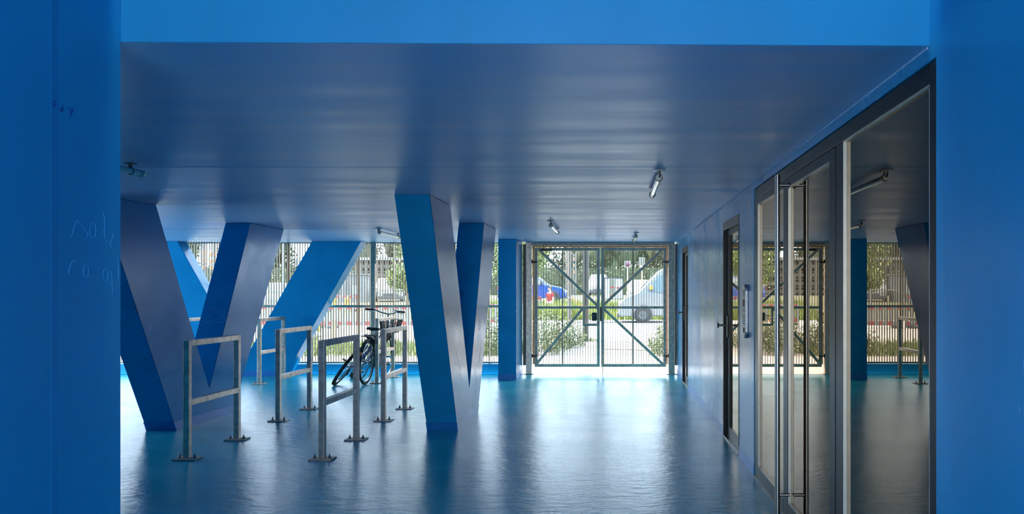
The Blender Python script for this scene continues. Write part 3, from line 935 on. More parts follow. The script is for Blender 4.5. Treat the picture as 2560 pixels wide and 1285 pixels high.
# ------------------------------------------------------------------ vehicles
def wheel_into(parent, x, y, r, side):
    w = MB().lathe([(r * .58, -.09), (r * .9, -.10), (r, -.07), (r, .07), (r * .9, .10), (r * .58, .09)], 22, 'y', (x, y, r))
    wo = w.build('wheel', M['tyre'], parent)
    yy = .085 * side
    h = MB().lathe([(0, yy * .7), (r * .2, yy * .8), (r * .22, yy * .5), (r * .58, yy * .7), (r * .6, yy)], 22, 'y', (x, y, r))
    for i in range(10):
        a = i * 2 * PI / 10
        h.beam((x + r * .15 * math.cos(a), y + yy * .75, r + r * .15 * math.sin(a)), (x + r * .56 * math.cos(a), y + yy * .8, r + r * .56 * math.sin(a)), .035, .03, up=(0, 1, 0))
    h.build('rim', M['rim'], wo)

def car(name, label, cat, loc, rotz, paint, prof_, W, wheels, wr, side_wins, shields, grille_z=(.35, .6), mirror='plastic_dark'):
    """prof_: (x, z, half width factor) outline from rear bottom round over roof to front bottom; nose at +x"""
    t = thing(name, label, cat, loc, (0, 0, rotz))
    hw = W / 2
    n = len(prof_)
    vs = [(x, -hw * k, z) for x, z, k in prof_] + [(x, hw * k, z) for x, z, k in prof_]
    fs = [tuple(range(n)), tuple(reversed(range(n, 2 * n)))]
    for i in range(n):
        j = (i + 1) % n
        fs.append((i, i + n, j + n, j))
    MB().add(vs, fs).build('body', M[paint], t, bevel=.06, seg=3)
    for sgn in (-1, 1):
        for wx in wheels:
            wheel_into(t, wx, sgn * (hw - .08), wr, sgn)
            a_ = MB().lathe([(wr * 1.03, -.02), (wr * 1.16, -.02), (wr * 1.16, .012), (wr * 1.03, .012)], 24, 'y', (wx, sgn * (hw + .0), wr * 1.02))
            a_.build('wheel_arch', M['plastic_dark'], t)
        for win in side_wins:
            def ypos(k): return sgn * (hw * k + .012)
            m_ = len(win)
            v1 = [(x, ypos(k), z) for x, z, k in win]
            v2 = [(x, ypos(k) - sgn * .03, z) for x, z, k in win]
            f = [tuple(range(m_)), tuple(reversed(range(m_, 2 * m_)))] + [(i, i + m_, (i + 1) % m_ + m_, (i + 1) % m_) for i in range(m_)]
            MB().add(v1 + v2, f).build('side_window', M['car_glass'], t)
    for (xa, za, ka, xb, zb, kb, nx, nz) in shields:
        o_ = Vector((nx, 0, nz)).normalized() * .012
        v1 = [Vector((xa, -hw * ka, za)) + o_, Vector((xa, hw * ka, za)) + o_, Vector((xb, hw * kb, zb)) + o_, Vector((xb, -hw * kb, zb)) + o_]
        v2 = [p - o_ * 3 for p in v1]
        MB().add(v1 + v2, [(0, 1, 2, 3), (7, 6, 5, 4), (0, 4, 5, 1), (1, 5, 6, 2), (2, 6, 7, 3), (3, 7, 4, 0)]).build('windscreen', M['car_glass'], t)
    nose = max(p[0] for p in prof_)
    tail = min(p[0] for p in prof_)
    MB().box(nose - .02, nose + .012, -hw * .5, hw * .5, grille_z[0], grille_z[1]).build('grille', M['plastic_dark'], t, bevel=.01)
    for sgn in (-1, 1):
        MB().box(nose - .25, nose - .01, sgn * hw * .72 - .14, sgn * hw * .72 + .14, grille_z[1] - .02, grille_z[1] + .13).build('headlamp', M['label_white'], t, bevel=.03)
        MB().box(tail - .01, tail + .12, sgn * hw * .78 - .12, sgn * hw * .78 + .12, .75, .95).build('tail_lamp', M['red'], t, bevel=.02)
        xm, zm, km = side_wins[0][0]
        MB().box(xm - .22, xm - .06, sgn * (hw * km + .02), sgn * (hw * km + .2), zm + .02, zm + .22).build('mirror', M[mirror], t, bevel=.03)
    MB().box(nose - .1, nose + .03, -hw * .92, hw * .92, .22, .42).build('bumper', M['plastic_dark'], t, bevel=.03)
    MB().box(tail - .03, tail + .1, -hw * .92, hw * .92, .28, .45).build('bumper', M['plastic_dark'], t, bevel=.03)
    return t
# hatchback outline (nose +x): also used for the white cars
HB = [(-2.0, .28, .95), (-2.05, .60, .98), (-1.98, .98, .97), (-1.72, 1.42, .84), (-1.1, 1.56, .78), (-.1, 1.60, .78), (.35, 1.52, .80), (1.02, 1.06, .93),
      (1.75, .92, .95), (2.02, .72, .95), (2.08, .45, .95), (2.02, .24, .93)]
HBW = [[(.72, 1.08, .955), (.25, 1.46, .83), (-.42, 1.52, .80), (-.42, 1.06, .965)], [(-.48, 1.06, .965), (-.48, 1.52, .80), (-1.1, 1.49, .805), (-1.55, 1.10, .955)]]
HBS = [(.40, 1.49, .74, .96, 1.10, .84, .6, .8), (-1.72, 1.38, .74, -1.95, 1.02, .84, -1, .4)]
car('car', 'blue hatchback parked on the bank left in the gate view', 'car', (-4.95, 49.0, .72), 0, 'blue_car', HB, 1.78, (-1.28, 1.28), .33, HBW, HBS)
VN = [(-3.3, .35, .97), (-3.32, 1.0, 1), (-3.3, 2.2, .92), (-3.1, 2.42, .86), (.6, 2.44, .86), (.95, 2.38, .86), (1.15, 2.28, .86), (2.05, 1.34, .93), (2.62, 1.08, .94),
      (2.92, .82, .93), (2.96, .40, .93), (2.88, .25, .92)]
VNW = [[(1.62, 1.42, .965), (1.12, 2.08, .90), (.35, 2.12, .90), (.35, 1.22, .99)], [(.2, 1.4, .985), (.2, 2.1, .905), (-1.2, 2.1, .905), (-1.2, 1.4, .985)]]
VNS = [(1.22, 2.22, .80, 2.0, 1.4, .86, .75, .66)]
car('van', 'white van parked side-on beyond the right gate leaf', 'van', (.16 + 2.96, 36.2, .02), PI, 'white', VN, 1.95, (-2.1, 1.85), .36, VNW, VNS, (.5, .8), 'yellow')
car('car', 'white car facing the gate behind the meeting stiles', 'car', (-1.40, 72.0, 1.0), -PI / 2, 'white', [(x, z * 1.2, k) for x, z, k in HB], 1.75, (-1.28, 1.28), .34,
    [[(x, z * 1.2, k) for x, z, k in w] for w in HBW], [(a, b * 1.2, c, d, e * 1.2, f, g, h) for a, b, c, d, e, f, g, h in HBS])
car('car', 'white car facing the gate behind the right gate brace', 'car', (1.85, 60.0, .66), -PI / 2, 'white', HB, 1.78, (-1.28, 1.28), .33, HBW, HBS)
car('car', 'white car seen between the column arms left of the fence', 'car', (-19.4, 46.8, .3), .1, 'white', HB, 1.78, (-1.28, 1.28), .33, HBW, HBS)
car('car', 'white car right of the parking deck behind the thick fence post', 'car', (-14.6, 52.0, .66), -PI / 2 + .3, 'white', HB, 1.78, (-1.28, 1.28), .33, HBW, HBS)

# ------------------------------------------------------------------ street furniture beyond the gate
p_ = thing('post', 'tall brown grey double channel post standing beyond the left gate leaf', 'post', (-.79, 22.3, 0))
MB().box(-.875, -.815, 22.22, 22.38, -.01, 4.2).build('channel', M['post_brown'], p_, world=True, bevel=.006)
MB().box(-.765, -.705, 22.22, 22.38, -.01, 4.2).build('channel', M['post_brown'], p_, world=True, bevel=.006)
MB().box(-.815, -.765, 22.28, 22.32, -.01, 4.2).build('web', M['post_brown'], p_, world=True)
p_ = thing('post', 'slimmer brown grey post with a white band left of the double post', 'post', (-2.02, 36.2, 0))
MB().tube([(-2.02, 36.2, -.02), (-2.02, 36.2, 4.5)], .085, 14).build('pole', M['post_brown'], p_, world=True)
MB().tube([(-2.02, 36.2, 1.08), (-2.02, 36.2, 1.14)], .088, 14).build('band', M['barrier_white'], p_, world=True)
ct = MB().tube([(-.29, 19.3, .01), (.2, 19.1, .012), (.62, 18.95, .01), (1.0, 18.7, .01)], .012, 6)
tag(ct.build('ground_cable', M['wood']), 'dark brown cable lying across the path outside the gate', 'cable')
tp = MB()
for i in range(6):
    a = i / 6
    tp.add([(-1.95 + .9 * a, 36.1, 1.05 - .62 * a), (-1.95 + .9 * (a + .12), 36.1, 1.05 - .62 * (a + .12)), (-1.95 + .9 * (a + .12), 36.1, 1.11 - .62 * (a + .12)), (-1.95 + .9 * a, 36.1, 1.11 - .62 * a)], [(0, 1, 2, 3)])
tag(tp.build('barrier_tape', M['orange'], fix=False), 'orange barrier tape sagging from the slim post', 'tape')

kb = thing('notice_board', 'white notice board with red stripes in a dark frame behind the right gate leaf', 'notice board', (0, 45.0, .3))
K = lambda x: (x - 1535) * 45 / 2000
KZ = lambda y: 1.4 - (y - 728) * 45 / 2000
f_ = MB().box(K(1510), K(1511.5), 44.96, 45.04, .2, KZ(694)).box(K(1556.5), K(1558), 44.96, 45.04, .2, KZ(694)).box(K(1510), K(1558), 44.96, 45.04, KZ(696), KZ(694)).box(K(1510), K(1558), 44.96, 45.04, KZ(748.5), KZ(747))
f_.build('frame', M['plastic_dark'], kb, world=True)
MB().box(K(1511.5), K(1556.5), 44.99, 45.02, KZ(747), KZ(696)).build('back_panel', M['label_white'], kb, world=True)
for (a, b, c, d) in ((1524, 1537, 698, 716), (1541, 1555, 700, 717), (1524, 1537, 720, 737), (1541, 1549, 722, 740)):
    MB().box(K(a), K(b), 44.97, 44.99, KZ(d), KZ(c)).build('poster', M['sign_beige'] if a < 1530 else M['lobby_floor'], kb, world=True)
for (a, b, c) in ((1524, 1537, 717), (1541, 1552, 718.5), (1524, 1537, 738)):
    MB().box(K(a), K(b), 44.96, 44.985, KZ(c + 2.4), KZ(c)).build('red_stripe', M['red'], kb, world=True)

def sign(label, x, y, d, w, h, face, disc=None, lines=0):
    X, Z = (x - 1535) * d / 2000, 1.4 - (y - 728) * d / 2000
    t = thing('street_sign', label, 'sign', (X, d, .6))
    MB().tube([(X, d + .03, .5), (X, d + .03, Z + h * .45)], .03, 8).build('pole', M['galv_dark'], t, world=True)
    MB().box(X - w / 2, X + w / 2, d - .01, d + .0, Z - h / 2, Z + h / 2).build('plate', M[face], t, world=True)
    if disc:
        MB().lathe([(0, 0), (disc, 0), (disc, -.006), (0, -.006)], 24, 'y', (X, d - .01, Z)).build('disc', M['red'], t, world=True)
        MB().lathe([(0, 0), (disc * .82, 0), (disc * .82, -.006), (0, -.006)], 24, 'y', (X, d - .016, Z)).build('disc_centre', M['magenta'], t, world=True)
        MB().beam((X - disc * .6, d - .025, Z + disc * .6), (X + disc * .6, d - .025, Z - disc * .6), .004, disc * .2, up=(0, 1, 0)).build('slash', M['red'], t, world=True)
    for i in range(lines):
        MB().box(X - w * .48, X - w * .1, d - .014, d - .01, Z + h * (.1 - i * .22), Z + h * (.18 - i * .22)).build('text_line', M['black'], t, world=True)
    return t
sign('square white sign with a round no-stopping disc above the notice board', 1569, 660.5, 50, .40, .42, 'barrier_white', .145)
sign('pale rectangular sign plate right of the no-stopping sign', 1605, 653, 50.5, .38, .52, 'sign_beige')
sign('small white sign with black lines left of the broadside column arm', 744, 654, 50, .30, .50, 'barrier_white', None, 3)

def lattice_mast(x, d, w, z0, z1, label):
    X = (x - 1535) * d / 2000
    t = thing('lattice_mast', label, 'mast', (X, d, z0), group='orange banded masts on the building site')
    m1 = MB()
    for sx in (-1, 1):
        for sy in (-1, 1):
            m1.beam((X + sx * w / 2, d + sy * w / 2, z0), (X + sx * w / 2, d + sy * w / 2, z1), .07, .07)
    z = z0
    k = 0
    while z < z1 - w:
        for sy in (-1, 1):
            s = 1 if k % 2 else -1
            m1.beam((X - s * w / 2, d + sy * w / 2, z), (X + s * w / 2, d + sy * w / 2, z + w), .05, .05)
        z += w
        k += 1
    m1.build('lattice', M['light_grey'], t, world=True)
    z = z0 + (z1 - z0) * .25
    k = 0
    while z < z1 - .4:
        MB().box(X - w * .56, X + w * .56, d - w * .58, d + w * .58, z, z + .28).build('orange_band', M['orange'], t, world=True)
        z += .62 if k % 3 else 1.15
        k += 1
lattice_mast(1417.5, 76, .18, .9, 5.2, 'thin orange banded mast behind the blue car, beyond the gate')
lattice_mast(1436, 76, .27, .9, 5.0, 'wider orange banded mast right of the thin one beyond the gate')
lattice_mast(508, 70, .26, .8, 6.4, 'orange banded mast at the far left above the column gap')
lattice_mast(532, 70, .34, .8, 6.0, 'second orange banded mast right of the far left one')
lp = thing('lamp_post', 'pale slim lamp post seen between the left column arms', 'lamp post', ((709 - 1535) * 40 / 2000, 40, 0))
X = (709 - 1535) * 40 / 2000
MB().tube([(X, 40, 0), (X, 40, 7)], [.075, .06], 12).build('pole', M['light_grey'], lp, world=True)
MB().box(X - .1, X + .6, 39.9, 40.1, 7.0, 7.12).build('lamp_head', M['light_grey'], lp, world=True, bevel=.03)

# red and white barriers
def make_barrier(L_=2.0):
    t = thing('barrier', 'x', 'barrier', group='red and white site barriers behind the fence')
    MB().box(-L_ / 2, L_ / 2, -.02, .02, .70, .86).build('top_board', M['barrier_white'], t, bevel=.01)
    MB().box(-L_ / 2, L_ / 2, -.02, .02, .10, .26).build('bottom_board', M['barrier_white'], t, bevel=.01)
    for i in range(6):
        x = -L_ / 2 + .085 + i * .345
        MB().box(x, x + .165, -.026, .026, .705, .855).build('red_stripe', M['red'], t)
        MB().box(x, x + .165, -.026, .026, .105, .255).build('red_stripe', M['red'], t)
    for i in range(11):
        x = -L_ / 2 + .05 + i * (L_ - .1) / 10
        MB().box(x - .055, x + .055, -.012, .012, .26, .70).build('pale', M['barrier_white'], t)
    for x in (-L_ / 2 + .25, L_ / 2 - .25):
        MB().box(x - .12, x + .12, -.35, .35, 0, .10).build('foot', M['plastic_dark'], t, bevel=.02)
    return t
b0 = make_barrier()
BR = [(-14.2, 31.2, .05, 'red and white barrier at the far left of the barrier row'), (-11.95, 30.4, 0, 'red and white barrier second in the row, left of the warning lamps'),
      (-9.92, 30.4, 0, 'red and white barrier in the row, below the yellow warning lamps'), (-7.85, 30.5, .05, 'red and white barrier right of the thick fence post'),
      (-5.0, 44.0, 0, 'distant red and white barrier behind the blue car'), (-4.6, 33.5, -.1, 'red and white barrier right of the free-standing column'), (-15.2, 44.5, .1, 'distant red and white barrier by the grey cabin'), (-21.0, 50.0, 0, 'distant red and white barrier behind the white car at left')]
for i, (x, y, a, lb_) in enumerate(BR):
    o = b0 if i == 0 else copy_tree(b0)
    o.location = (x, y, 0 if y < 38 else bankz(x, y))
    o.rotation_euler = (0, 0, a)
    o['label'] = lb_
def warn_lamp(x, label):
    t = thing('warning_lamp', label, 'lamp', (x, 30.4, .86), group='yellow warning lamps on the barrier')
    MB().box(-.09, .09, -.05, .05, 0, .13).build('battery_case', M['yellow'], t, bevel=.015)
    MB().lathe([(0, -.05), (.10, -.045), (.115, 0), (.10, .045), (0, .05)], 18, 'y', (0, 0, .22)).build('lens', M['yellow'], t)
warn_lamp(-10.62, 'yellow warning lamp on the barrier, left of the pair')
warn_lamp(-10.13, 'yellow warning lamp on the barrier, right of the pair')
ys = thing('marker_post', 'short yellow marker post beside the broadside column', 'post', (-10.35, 28.0, 0))
MB().box(-10.46, -10.26, 27.92, 28.08, 0, .46).build('body', M['yellow'], ys, world=True, bevel=.02)
MB().box(-10.42, -10.30, 27.95, 28.05, .46, .5).build('cap', M['yellow'], ys, world=True, bevel=.01)
wsx = thing('stake', 'brown wooden stake in the grass behind the fence', 'stake', (-8.4, 24.0, 0))
MB().box(-8.46, -8.40, 23.95, 24.05, -.02, .56).build('plank', M['wood'], wsx, world=True)
MB().box(-8.39, -8.33, 23.95, 24.05, -.02, .53).build('plank', M['wood'], wsx, world=True)
rp = MB()
rp.tube([(-11.6, 38, .35), (-11.6, 38, .9), (-11.5, 38, 1.25), (-11.25, 38, 1.42), (-10.9, 38, 1.46), (-10.0, 38, 1.46)], .03, 8)
rp.tube([(-11.55, 38, .66), (-11.3, 38, .56), (-10.0, 38, .56)], .03, 8).tube([(-10.0, 38, -.01), (-10.0, 38, 1.46)], .03, 8).tube([(-11.6, 38, -.01), (-11.6, 38, .4)], .03, 8)
tag(rp.build('railing', M['light_grey']), 'white tubular railing with a rounded end behind the bicycles', 'railing')
cab = thing('site_cabin', 'light grey site cabin with ribbed walls beside the parking deck', 'cabin', (-16.1, 49, .66))
MB().box(-17.4, -15.2, 48.2, 50.6, .66, 2.38).build('wall', M['light_grey'], cab, world=True, bevel=.02)
MB().box(-17.5, -15.1, 48.1, 50.7, 2.38, 2.46).build('roof', M['light_grey'], cab, world=True)
for i in range(9):
    MB().box(-17.3 + i * .23, -17.22 + i * .23, 48.16, 48.2, .7, 2.3).build('rib', M['light_grey'], cab, world=True)
MB().box(-15.75, -15.35, 48.15, 48.2, 1.2, 1.75).build('window', M['car_glass'], cab, world=True)

# parking deck
pd = thing('parking_deck', 'beige open parking deck with a white roof edge behind the thick fence post', 'building', (-17.5, 75, 1.0))
x0, x1 = -25.2, -13.0
MB().box(x0, x1, 74.2, 82, 4.28, 4.55).build('roof_edge', M['barrier_white'], pd, world=True)
for z in (3.55, 2.75, 1.95, 1.2):
    MB().box(x0, x1, 74.6, 82, z, z + .32).build('deck_slab', M['beige'], pd, world=True)
for i in range(25):
    x = x0 + .15 + i * (x1 - x0 - .3) / 24
    MB().box(x - .10, x + .10, 74.5, 74.7, .95, 4.3).build('pier', M['beige'], pd, world=True)
for z in (3.75, 3.2, 2.5, 1.75):
    MB().box(x0, x1, 74.55, 74.6, z, z + .05).build('railing', M['light_grey'], pd, world=True)
MB().box(x0 + .3, x1 - .3, 78, 78.2, .9, 4.4).build('back_wall', M['dark_void'], pd, world=True)

# ------------------------------------------------------------------ person in red beyond the gate
def skin_mesh(name, m, joints, bones, parent, root=0, sub=1):
    me = bpy.data.meshes.new(name)
    me.from_pydata([j[0] for j in joints], bones, [])
    me.materials.append(m)
    o = bpy.data.objects.new(name, me)
    COL.objects.link(o)
    o.parent = parent
    sk = o.modifiers.new('skin', 'SKIN')
    sk.use_smooth_shade = True
    for i, j in enumerate(joints):
        r = j[1]
        me.skin_vertices[0].data[i].radius = (r, r) if not isinstance(r, tuple) else r
        me.skin_vertices[0].data[i].use_root = (i == root)
    sb = o.modifiers.new('sub', 'SUBSURF')
    sb.levels = sb.render_levels = sub
    return o
pr = thing('person', 'person in a red top and grey trousers standing in tall grass beyond the gate', 'person', (-3.30, 41.2, -.12), (0, 0, -.5))
J = [((0, 0, .92), .13), ((0, .0, 1.10), (.14, .10)), ((0, 0, 1.28), (.165, .11)), ((0, -.01, 1.42), (.12, .08)), ((0, -.015, 1.49), .055), ((0, -.03, 1.56), .075), ((0, -.035, 1.64), .098), ((0, -.02, 1.72), .075),
     ((.17, 0, 1.39), .055), ((.21, -.02, 1.12), .043), ((.22, -.12, .90), .032), ((.22, -.15, .82), .030),
     ((-.17, 0, 1.39), .055), ((-.22, .02, 1.12), .043), ((-.23, -.05, .88), .032), ((-.23, -.07, .80), .030),
     ((.10, 0, .86), .09), ((.105, -.01, .48), .062), ((.11, .02, .09), .045), ((.12, -.14, .04), .040),
     ((-.10, 0, .86), .09), ((-.105, -.03, .48), .062), ((-.11, -.02, .09), .045), ((-.12, -.18, .04), .040)]
B = [(0, 1), (1, 2), (2, 3), (3, 4), (4, 5), (5, 6), (6, 7), (3, 8), (8, 9), (9, 10), (10, 11), (3, 12), (12, 13), (13, 14), (14, 15), (0, 16), (16, 17), (17, 18), (18, 19), (0, 20), (20, 21), (21, 22), (22, 23)]
for (w, sx) in ((11, 1), (15, -1)):       # five fingers on each hand
    c = Vector(J[w][0])
    for k in range(4):
        a = len(J)
        ox = (k - 1.5) * .019
        ln = (.055, .066, .063, .05)[k]
        J.append(((c.x, c.y + ox, c.z - .045), .0095)); J.append(((c.x - sx * .008, c.y + ox, c.z - .045 - ln * .6), .0085)); J.append(((c.x - sx * .022, c.y + ox, c.z - .045 - ln), .007))
        B += [(w, a), (a, a + 1), (a + 1, a + 2)]
    a = len(J)
    J.append(((c.x - sx * .006, c.y - .045, c.z - .012), .0105)); J.append(((c.x - sx * .014, c.y - .06, c.z - .045), .008))
    B += [(w, a), (a, a + 1)]
body = skin_mesh('body', M['skin'], J, B, pr)
SJ = [((0, 0, .90), (.155, .125)), ((0, 0, 1.10), (.16, .12)), ((0, 0, 1.28), (.185, .13)), ((0, -.01, 1.42), (.13, .095)), ((0, -.012, 1.465), .07),
      ((.175, 0, 1.395), .07), ((.205, -.01, 1.2), .062), ((-.175, 0, 1.395), .07), ((-.21, .01, 1.2), .062)]
skin_mesh('shirt', M['shirt'], SJ, [(0, 1), (1, 2), (2, 3), (3, 4), (3, 5), (5, 6), (3, 7), (7, 8)], pr)
TJ = [((0, 0, .93), (.148, .12)), ((.10, 0, .84), .105), ((.105, -.01, .48), .080), ((.11, .02, .10), .065), ((-.10, 0, .84), .105), ((-.105, -.03, .48), .080), ((-.11, -.02, .10), .065)]
skin_mesh('trousers', M['trouser'], TJ, [(0, 1), (1, 2), (2, 3), (0, 4), (4, 5), (5, 6)], pr)
hm = MB().lathe([(.02, .12), (.07, .10), (.105, .04), (.108, -.02), (.09, -.07)], 14, 'z', (0, .004, 1.665))
hm.build('hair', M['hair'], pr)
fm = MB()
for sx in (-1, 1):
    fm.lathe([(0, -.012), (.012, -.008), (.014, 0), (.012, .008), (0, .012)], 8, 'y', (sx * .036, -.118, 1.645))
fm.box(-.025, .025, -.112, -.100, 1.572, 1.58)
fm.build('eyes_and_mouth', M['hair'], pr)
nm = MB().add([(-.014, -.12, 1.60), (.014, -.12, 1.60), (0, -.15, 1.605), (0, -.12, 1.645)], [(0, 1, 2), (0, 2, 3), (1, 3, 2), (0, 3, 1)])
nm.build('nose', M['skin'], pr)

# ------------------------------------------------------------------ bicycles
def bike(label, loc, rot, paint, basket, knobby, mud):
    """local axes: +y forward, x to the right, z up, rear axle at y = 0"""
    t = thing('bicycle', label, 'bicycle', loc, rot)
    R = .335
    WB = 1.08
    def wheel(y, nm):
        tw = .024 if knobby else .018
        ty = MB().tube([(0, y + (R - tw) * math.cos(a), R + (R - tw) * math.sin(a)) for a in [i * 2 * PI / 36 for i in range(36)]], tw, 8, closed=True)
        if knobby:
            for i in range(54):
                a = i * 2 * PI / 54
                for sx in (-.014, .014):
                    ty.beam((sx, y + (R - .006) * math.cos(a), R + (R - .006) * math.sin(a)), (sx, y + (R + .006) * math.cos(a), R + (R + .006) * math.sin(a)), .014, .012, up=(1, 0, 0))
        w = ty.build(nm, M['tyre'], t)
        rm = MB().tube([(0, y + (R - .05) * math.cos(a), R + (R - .05) * math.sin(a)) for a in [i * 2 * PI / 36 for i in range(36)]], .011, 6, closed=True)
        rm.build('rim', M['chrome'], w)
        sp = MB()
        for i in range(24):
            a = i * 2 * PI / 24
            s = .028 if i % 2 else -.028
            b_ = a + (.35 if (i // 2) % 2 else -.35)
            sp.beam((s, y + .02 * math.cos(b_), R + .02 * math.sin(b_)), (0, y + (R - .055) * math.cos(a), R + (R - .055) * math.sin(a)), .0028, .0028, up=(1, 0, 0))
        sp.build('spokes', M['chrome'], w)
        MB().tube([(-.05, y, R), (.05, y, R)], .02, 10).build('hub', M['chrome'], w)
        return w
    rw = wheel(0, 'rear_wheel')
    wheel(WB, 'front_wheel')
    BBp = (0, .44, .30)
    ST = (0, .28, .74)
    HT, HB_ = (0, .90, .82), (0, .93, .66)
    f = MB()
    f.tube([BBp, ST], .016, 10)
    if basket:
        f.tube([(0, .42, .36), (0, .60, .45), (0, .80, .62), HT], .019, 10)
        f.tube([BBp, (0, .66, .42), HB_], .021, 10)
    else:
        f.tube([ST, HT], .017, 10)
        f.tube([BBp, HB_], .022, 10)
    f.tube([HB_, HT], .02, 10)
    for sx in (-1, 1):
        f.tube([(sx * .03, .40, .30), (sx * .055, 0, R)], .009, 8)
        f.tube([(sx * .018, .29, .70), (sx * .055, 0, R)], .008, 8)
    f.build('frame', M[paint], t)
    fk = MB()
    for sx in (-1, 1):
        fk.tube([(sx * .045, .945, .63), (sx * .05, 1.0, .50), (sx * .05, WB, R)], .012, 8)
    fk.tube([(-.045, .945, .63), (.045, .945, .63)], .015, 8)
    fk.build('fork', M[paint], t)
    sd = MB().tube([(0, .28, .74), (0, .26, .81)], .013, 8)
    sd.build('seat_post', M['chrome'], t)
    s_ = MB()
    prof_s = [(.0, .10, .09), (.06, .12, .085), (.13, .07, .06), (.22, .035, .045), (.28, .02, .03)]
    vs = []
    for (yy, hw_, th) in prof_s:
        y_ = .14 + yy
        vs += [(-hw_, y_, .82), (-hw_ * .8, y_, .85), (0, y_, .855), (hw_ * .8, y_, .85), (hw_, y_, .82), (0, y_, .80)]
    fs = []
    for i in range(len(prof_s) - 1):
        for k in range(6):
            fs.append((i * 6 + k, i * 6 + (k + 1) % 6, (i + 1) * 6 + (k + 1) % 6, (i + 1) * 6 + k))
    fs += [tuple(reversed(range(6))), tuple(range(24, 30))]
    s_.add(vs, fs, True)
    s_.build('saddle', M['black'], t, bevel=.008)
    hb = MB()
    if basket:
        zt = 1.035
        hb.tube([(0, .90, .82), (0, .88, zt)], .014, 8)
        hb.tube([(-.30, .70, zt + .06), (-.18, .74, zt + .06), (-.10, .86, zt + .02), (0, .90, zt), (.10, .86, zt + .02), (.18, .74, zt + .06), (.30, .70, zt + .06)], .0115, 8)
        hbo = hb.build('handlebar', M['dark_steel'], t)
        for sx in (-1, 1):
            MB().tube([(sx * .19, .737, zt + .06), (sx * .315, .695, zt + .06)], .016, 8).build('grip', M['black'], hbo)
            MB().tube([(sx * .16, .76, zt + .05), (sx * .19, .79, zt + .035), (sx * .28, .76, zt + .03)], .006, 6).build('brake_lever', M['chrome'], hbo)
        MB().lathe([(0, 0), (.025, 0), (.027, .012), (.02, .024), (0, .03)], 12, 'z', (.14, .80, zt + .06)).build('bell', M['chrome'], hbo)
    else:
        hb.tube([(0, .90, .82), (0, .885, .89), (0, .94, .90)], .014, 8)
        hb.tube([(0, .66, .90), (0, 1.20, .90)], .0115, 8)       # handlebar swung round along the frame
        hb.build('handlebar', M['dark_steel'], t)
    # crank set, chain, pedals
    cr = MB().lathe([(.035, .045), (.085, .045), (.092, .048), (.085, .052), (.035, .052)], 24, 'x', (0, .44, .30))
    for a in range(5):
        cr.beam((.048, .44, .30), (.048, .44 + .085 * math.cos(a * 1.257), .30 + .085 * math.sin(a * 1.257)), .006, .014, up=(1, 0, 0))
    cr.tube([(-.06, .44, .30), (.065, .44, .30)], .016, 10)
    cr.beam((.062, .44, .30), (.062, .60, .27), .012, .022, up=(1, 0, 0)).beam((-.062, .44, .30), (-.062, .28, .33), .012, .022, up=(1, 0, 0))
    cro = cr.build('crank', M['chrome'], t)
    for (sx, y_, z_) in ((1, .60, .27), (-1, .28, .33)):
        po = MB().box(min(sx * .075, sx * .165), max(sx * .075, sx * .165), y_ - .04, y_ + .04, z_ - .012, z_ + .012)
        po = po.build('pedal', M['black'], t, bevel=.004)
        MB().box(min(sx * .085, sx * .155), max(sx * .085, sx * .155), y_ - .045, y_ - .04, z_ - .009, z_ + .009).build('pedal_reflector', M['amber'], po)
    ch = MB().tube([(.048, .44, .395), (.048, 0, .385)], .005, 5).tube([(.048, .44, .205), (.048, 0, .285)], .005, 5)
    ch.build('chain', M['dark_steel'], t)
    cs = MB()
    for i, r_ in enumerate((.062, .054, .046, .038, .030) if knobby else (.045,)):
        cs.lathe([(.0, .03 + i * .006), (r_, .03 + i * .006), (r_, .033 + i * .006), (0, .033 + i * .006)], 20, 'x', (0, 0, R))
    cs.build('cassette', M['chrome'], t)
    if knobby:
        MB().beam((.05, .0, R - .02), (.055, .03, R - .12), .012, .03, up=(1, 0, 0)).build('derailleur', M['dark_steel'], t)
    if mud:
        for (yc, a0, a1) in ((0, 20, 215), (WB, 30, 190)):
            mg = MB()
            n_ = 20
            vs, fs = [], []
            for i in range(n_ + 1):
                a = math.radians(a0 + (a1 - a0) * i / n_)
                for (xx, rr) in ((-.026, R + .010), (-.018, R + .022), (.018, R + .022), (.026, R + .010)):
                    vs.append((xx, yc + rr * math.cos(a), R + rr * math.sin(a)))
            for i in range(n_):
                for k_ in range(3):
                    fs.append((i * 4 + k_, i * 4 + k_ + 1, i * 4 + k_ + 5, i * 4 + k_ + 4))
            mg.add(vs, fs, True)
            mg.build('mudguard', M['black'], t)
        a = math.radians(155)
        MB().lathe([(0, 0), (.030, 0), (.030, -.018), (.018, -.026), (0, -.028)], 16, 'y', (0, (R + .028) * math.cos(a), R + (R + .028) * math.sin(a))).build('reflector', M['reflector'], t)
        ca = MB()
        for sx in (-.055, -.02, .02, .055):
            ca.tube([(sx, -.20, .735), (sx, .22, .735)], .005, 6)
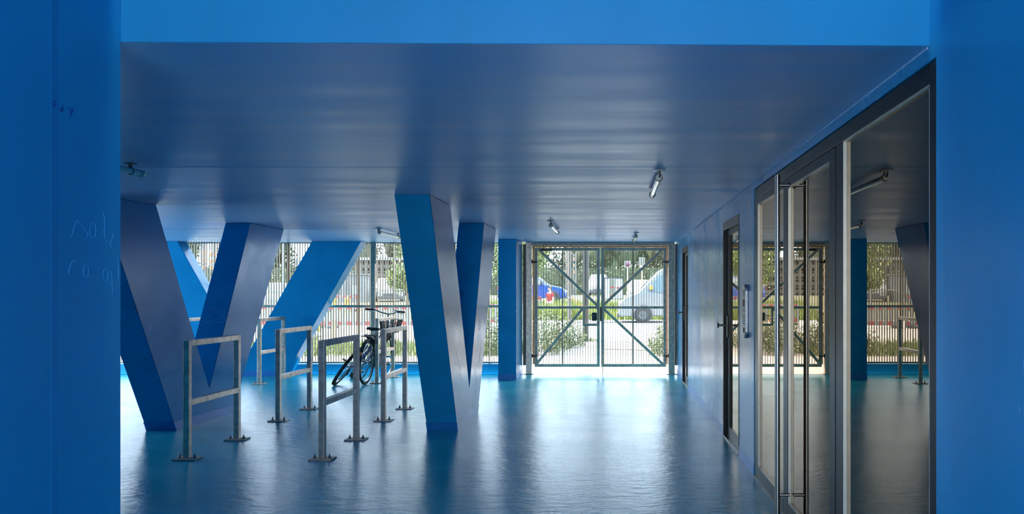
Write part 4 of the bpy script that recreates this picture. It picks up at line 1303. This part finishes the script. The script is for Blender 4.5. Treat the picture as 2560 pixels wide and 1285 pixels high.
        for y_ in (-.20, -.05, .1, .22):
            ca.tube([(-.06, y_, .735), (.06, y_, .735)], .005, 6)
        for sx in (-1, 1):
            ca.tube([(sx * .058, -.12, .735), (sx * .062, 0, R)], .005, 6)
        ca.build('carrier', M['black'], t)
        MB().tube([(-.05, .36, .28), (-.16, .30, .02)], .009, 6).build('kickstand', M['dark_steel'], t)
        MB().box(.055, .066, .02, .50, .25, .42).build('chain_guard', M['light_grey'], t, bevel=.02)
    if basket:
        bk = MB()
        def ring(z, wx, wy):
            return [(wx * sx, 1.06 + wy * sy, z) for sx, sy in ((-1, -1), (1, -1), (1, 1), (-1, 1))]
        levels = [(.74, .115, .10), (.79, .125, .107), (.84, .135, .114), (.89, .145, .121), (.95, .155, .13)]
        for (z_, a_, b_) in levels:
            bk.tube(ring(z_, a_, b_), .0045, 5, closed=True)
        def lerp(f):
            return [(p[0] + (q[0] - p[0]) * f) for p, q in ()]
        for side in range(4):
            for k_ in range(9):
                f_ = k_ / 8
                lo_, hi_ = ring(.74, .115, .10), ring(.95, .155, .13)
                p0 = Vector(lo_[side]).lerp(Vector(lo_[(side + 1) % 4]), f_)
                p1 = Vector(hi_[side]).lerp(Vector(hi_[(side + 1) % 4]), f_)
                bk.beam(p0, p1, .008, .008)
        for k_ in range(7):
            x_ = -.115 + .23 * k_ / 6
            bk.beam((x_, .96, .74), (x_, 1.16, .74), .006, .006)
        bk.tube([(0, .93, .84), (0, .95, .86)], .012, 6)
        bk.build('basket', M['basket'], t)
        MB().lathe([(0, -.03), (.035, -.02), (.04, .0), (.035, .03), (0, .035)], 14, 'y', (0, 1.10, .69)).build('headlamp', M['plastic_dark'], t)
    return t
bike('dark city bicycle with a wire front basket standing at the back rack', (-3.725, 11.97, .0), (0, math.radians(4.5), math.radians(-1)), 'bike_dark', True, False, True)
bike('blue mountain bicycle with knobby tyres slumped against the city bicycle', (-4.15, 11.86, .012), (0, math.radians(36), math.radians(5)), 'bike_blue', False, True, False)
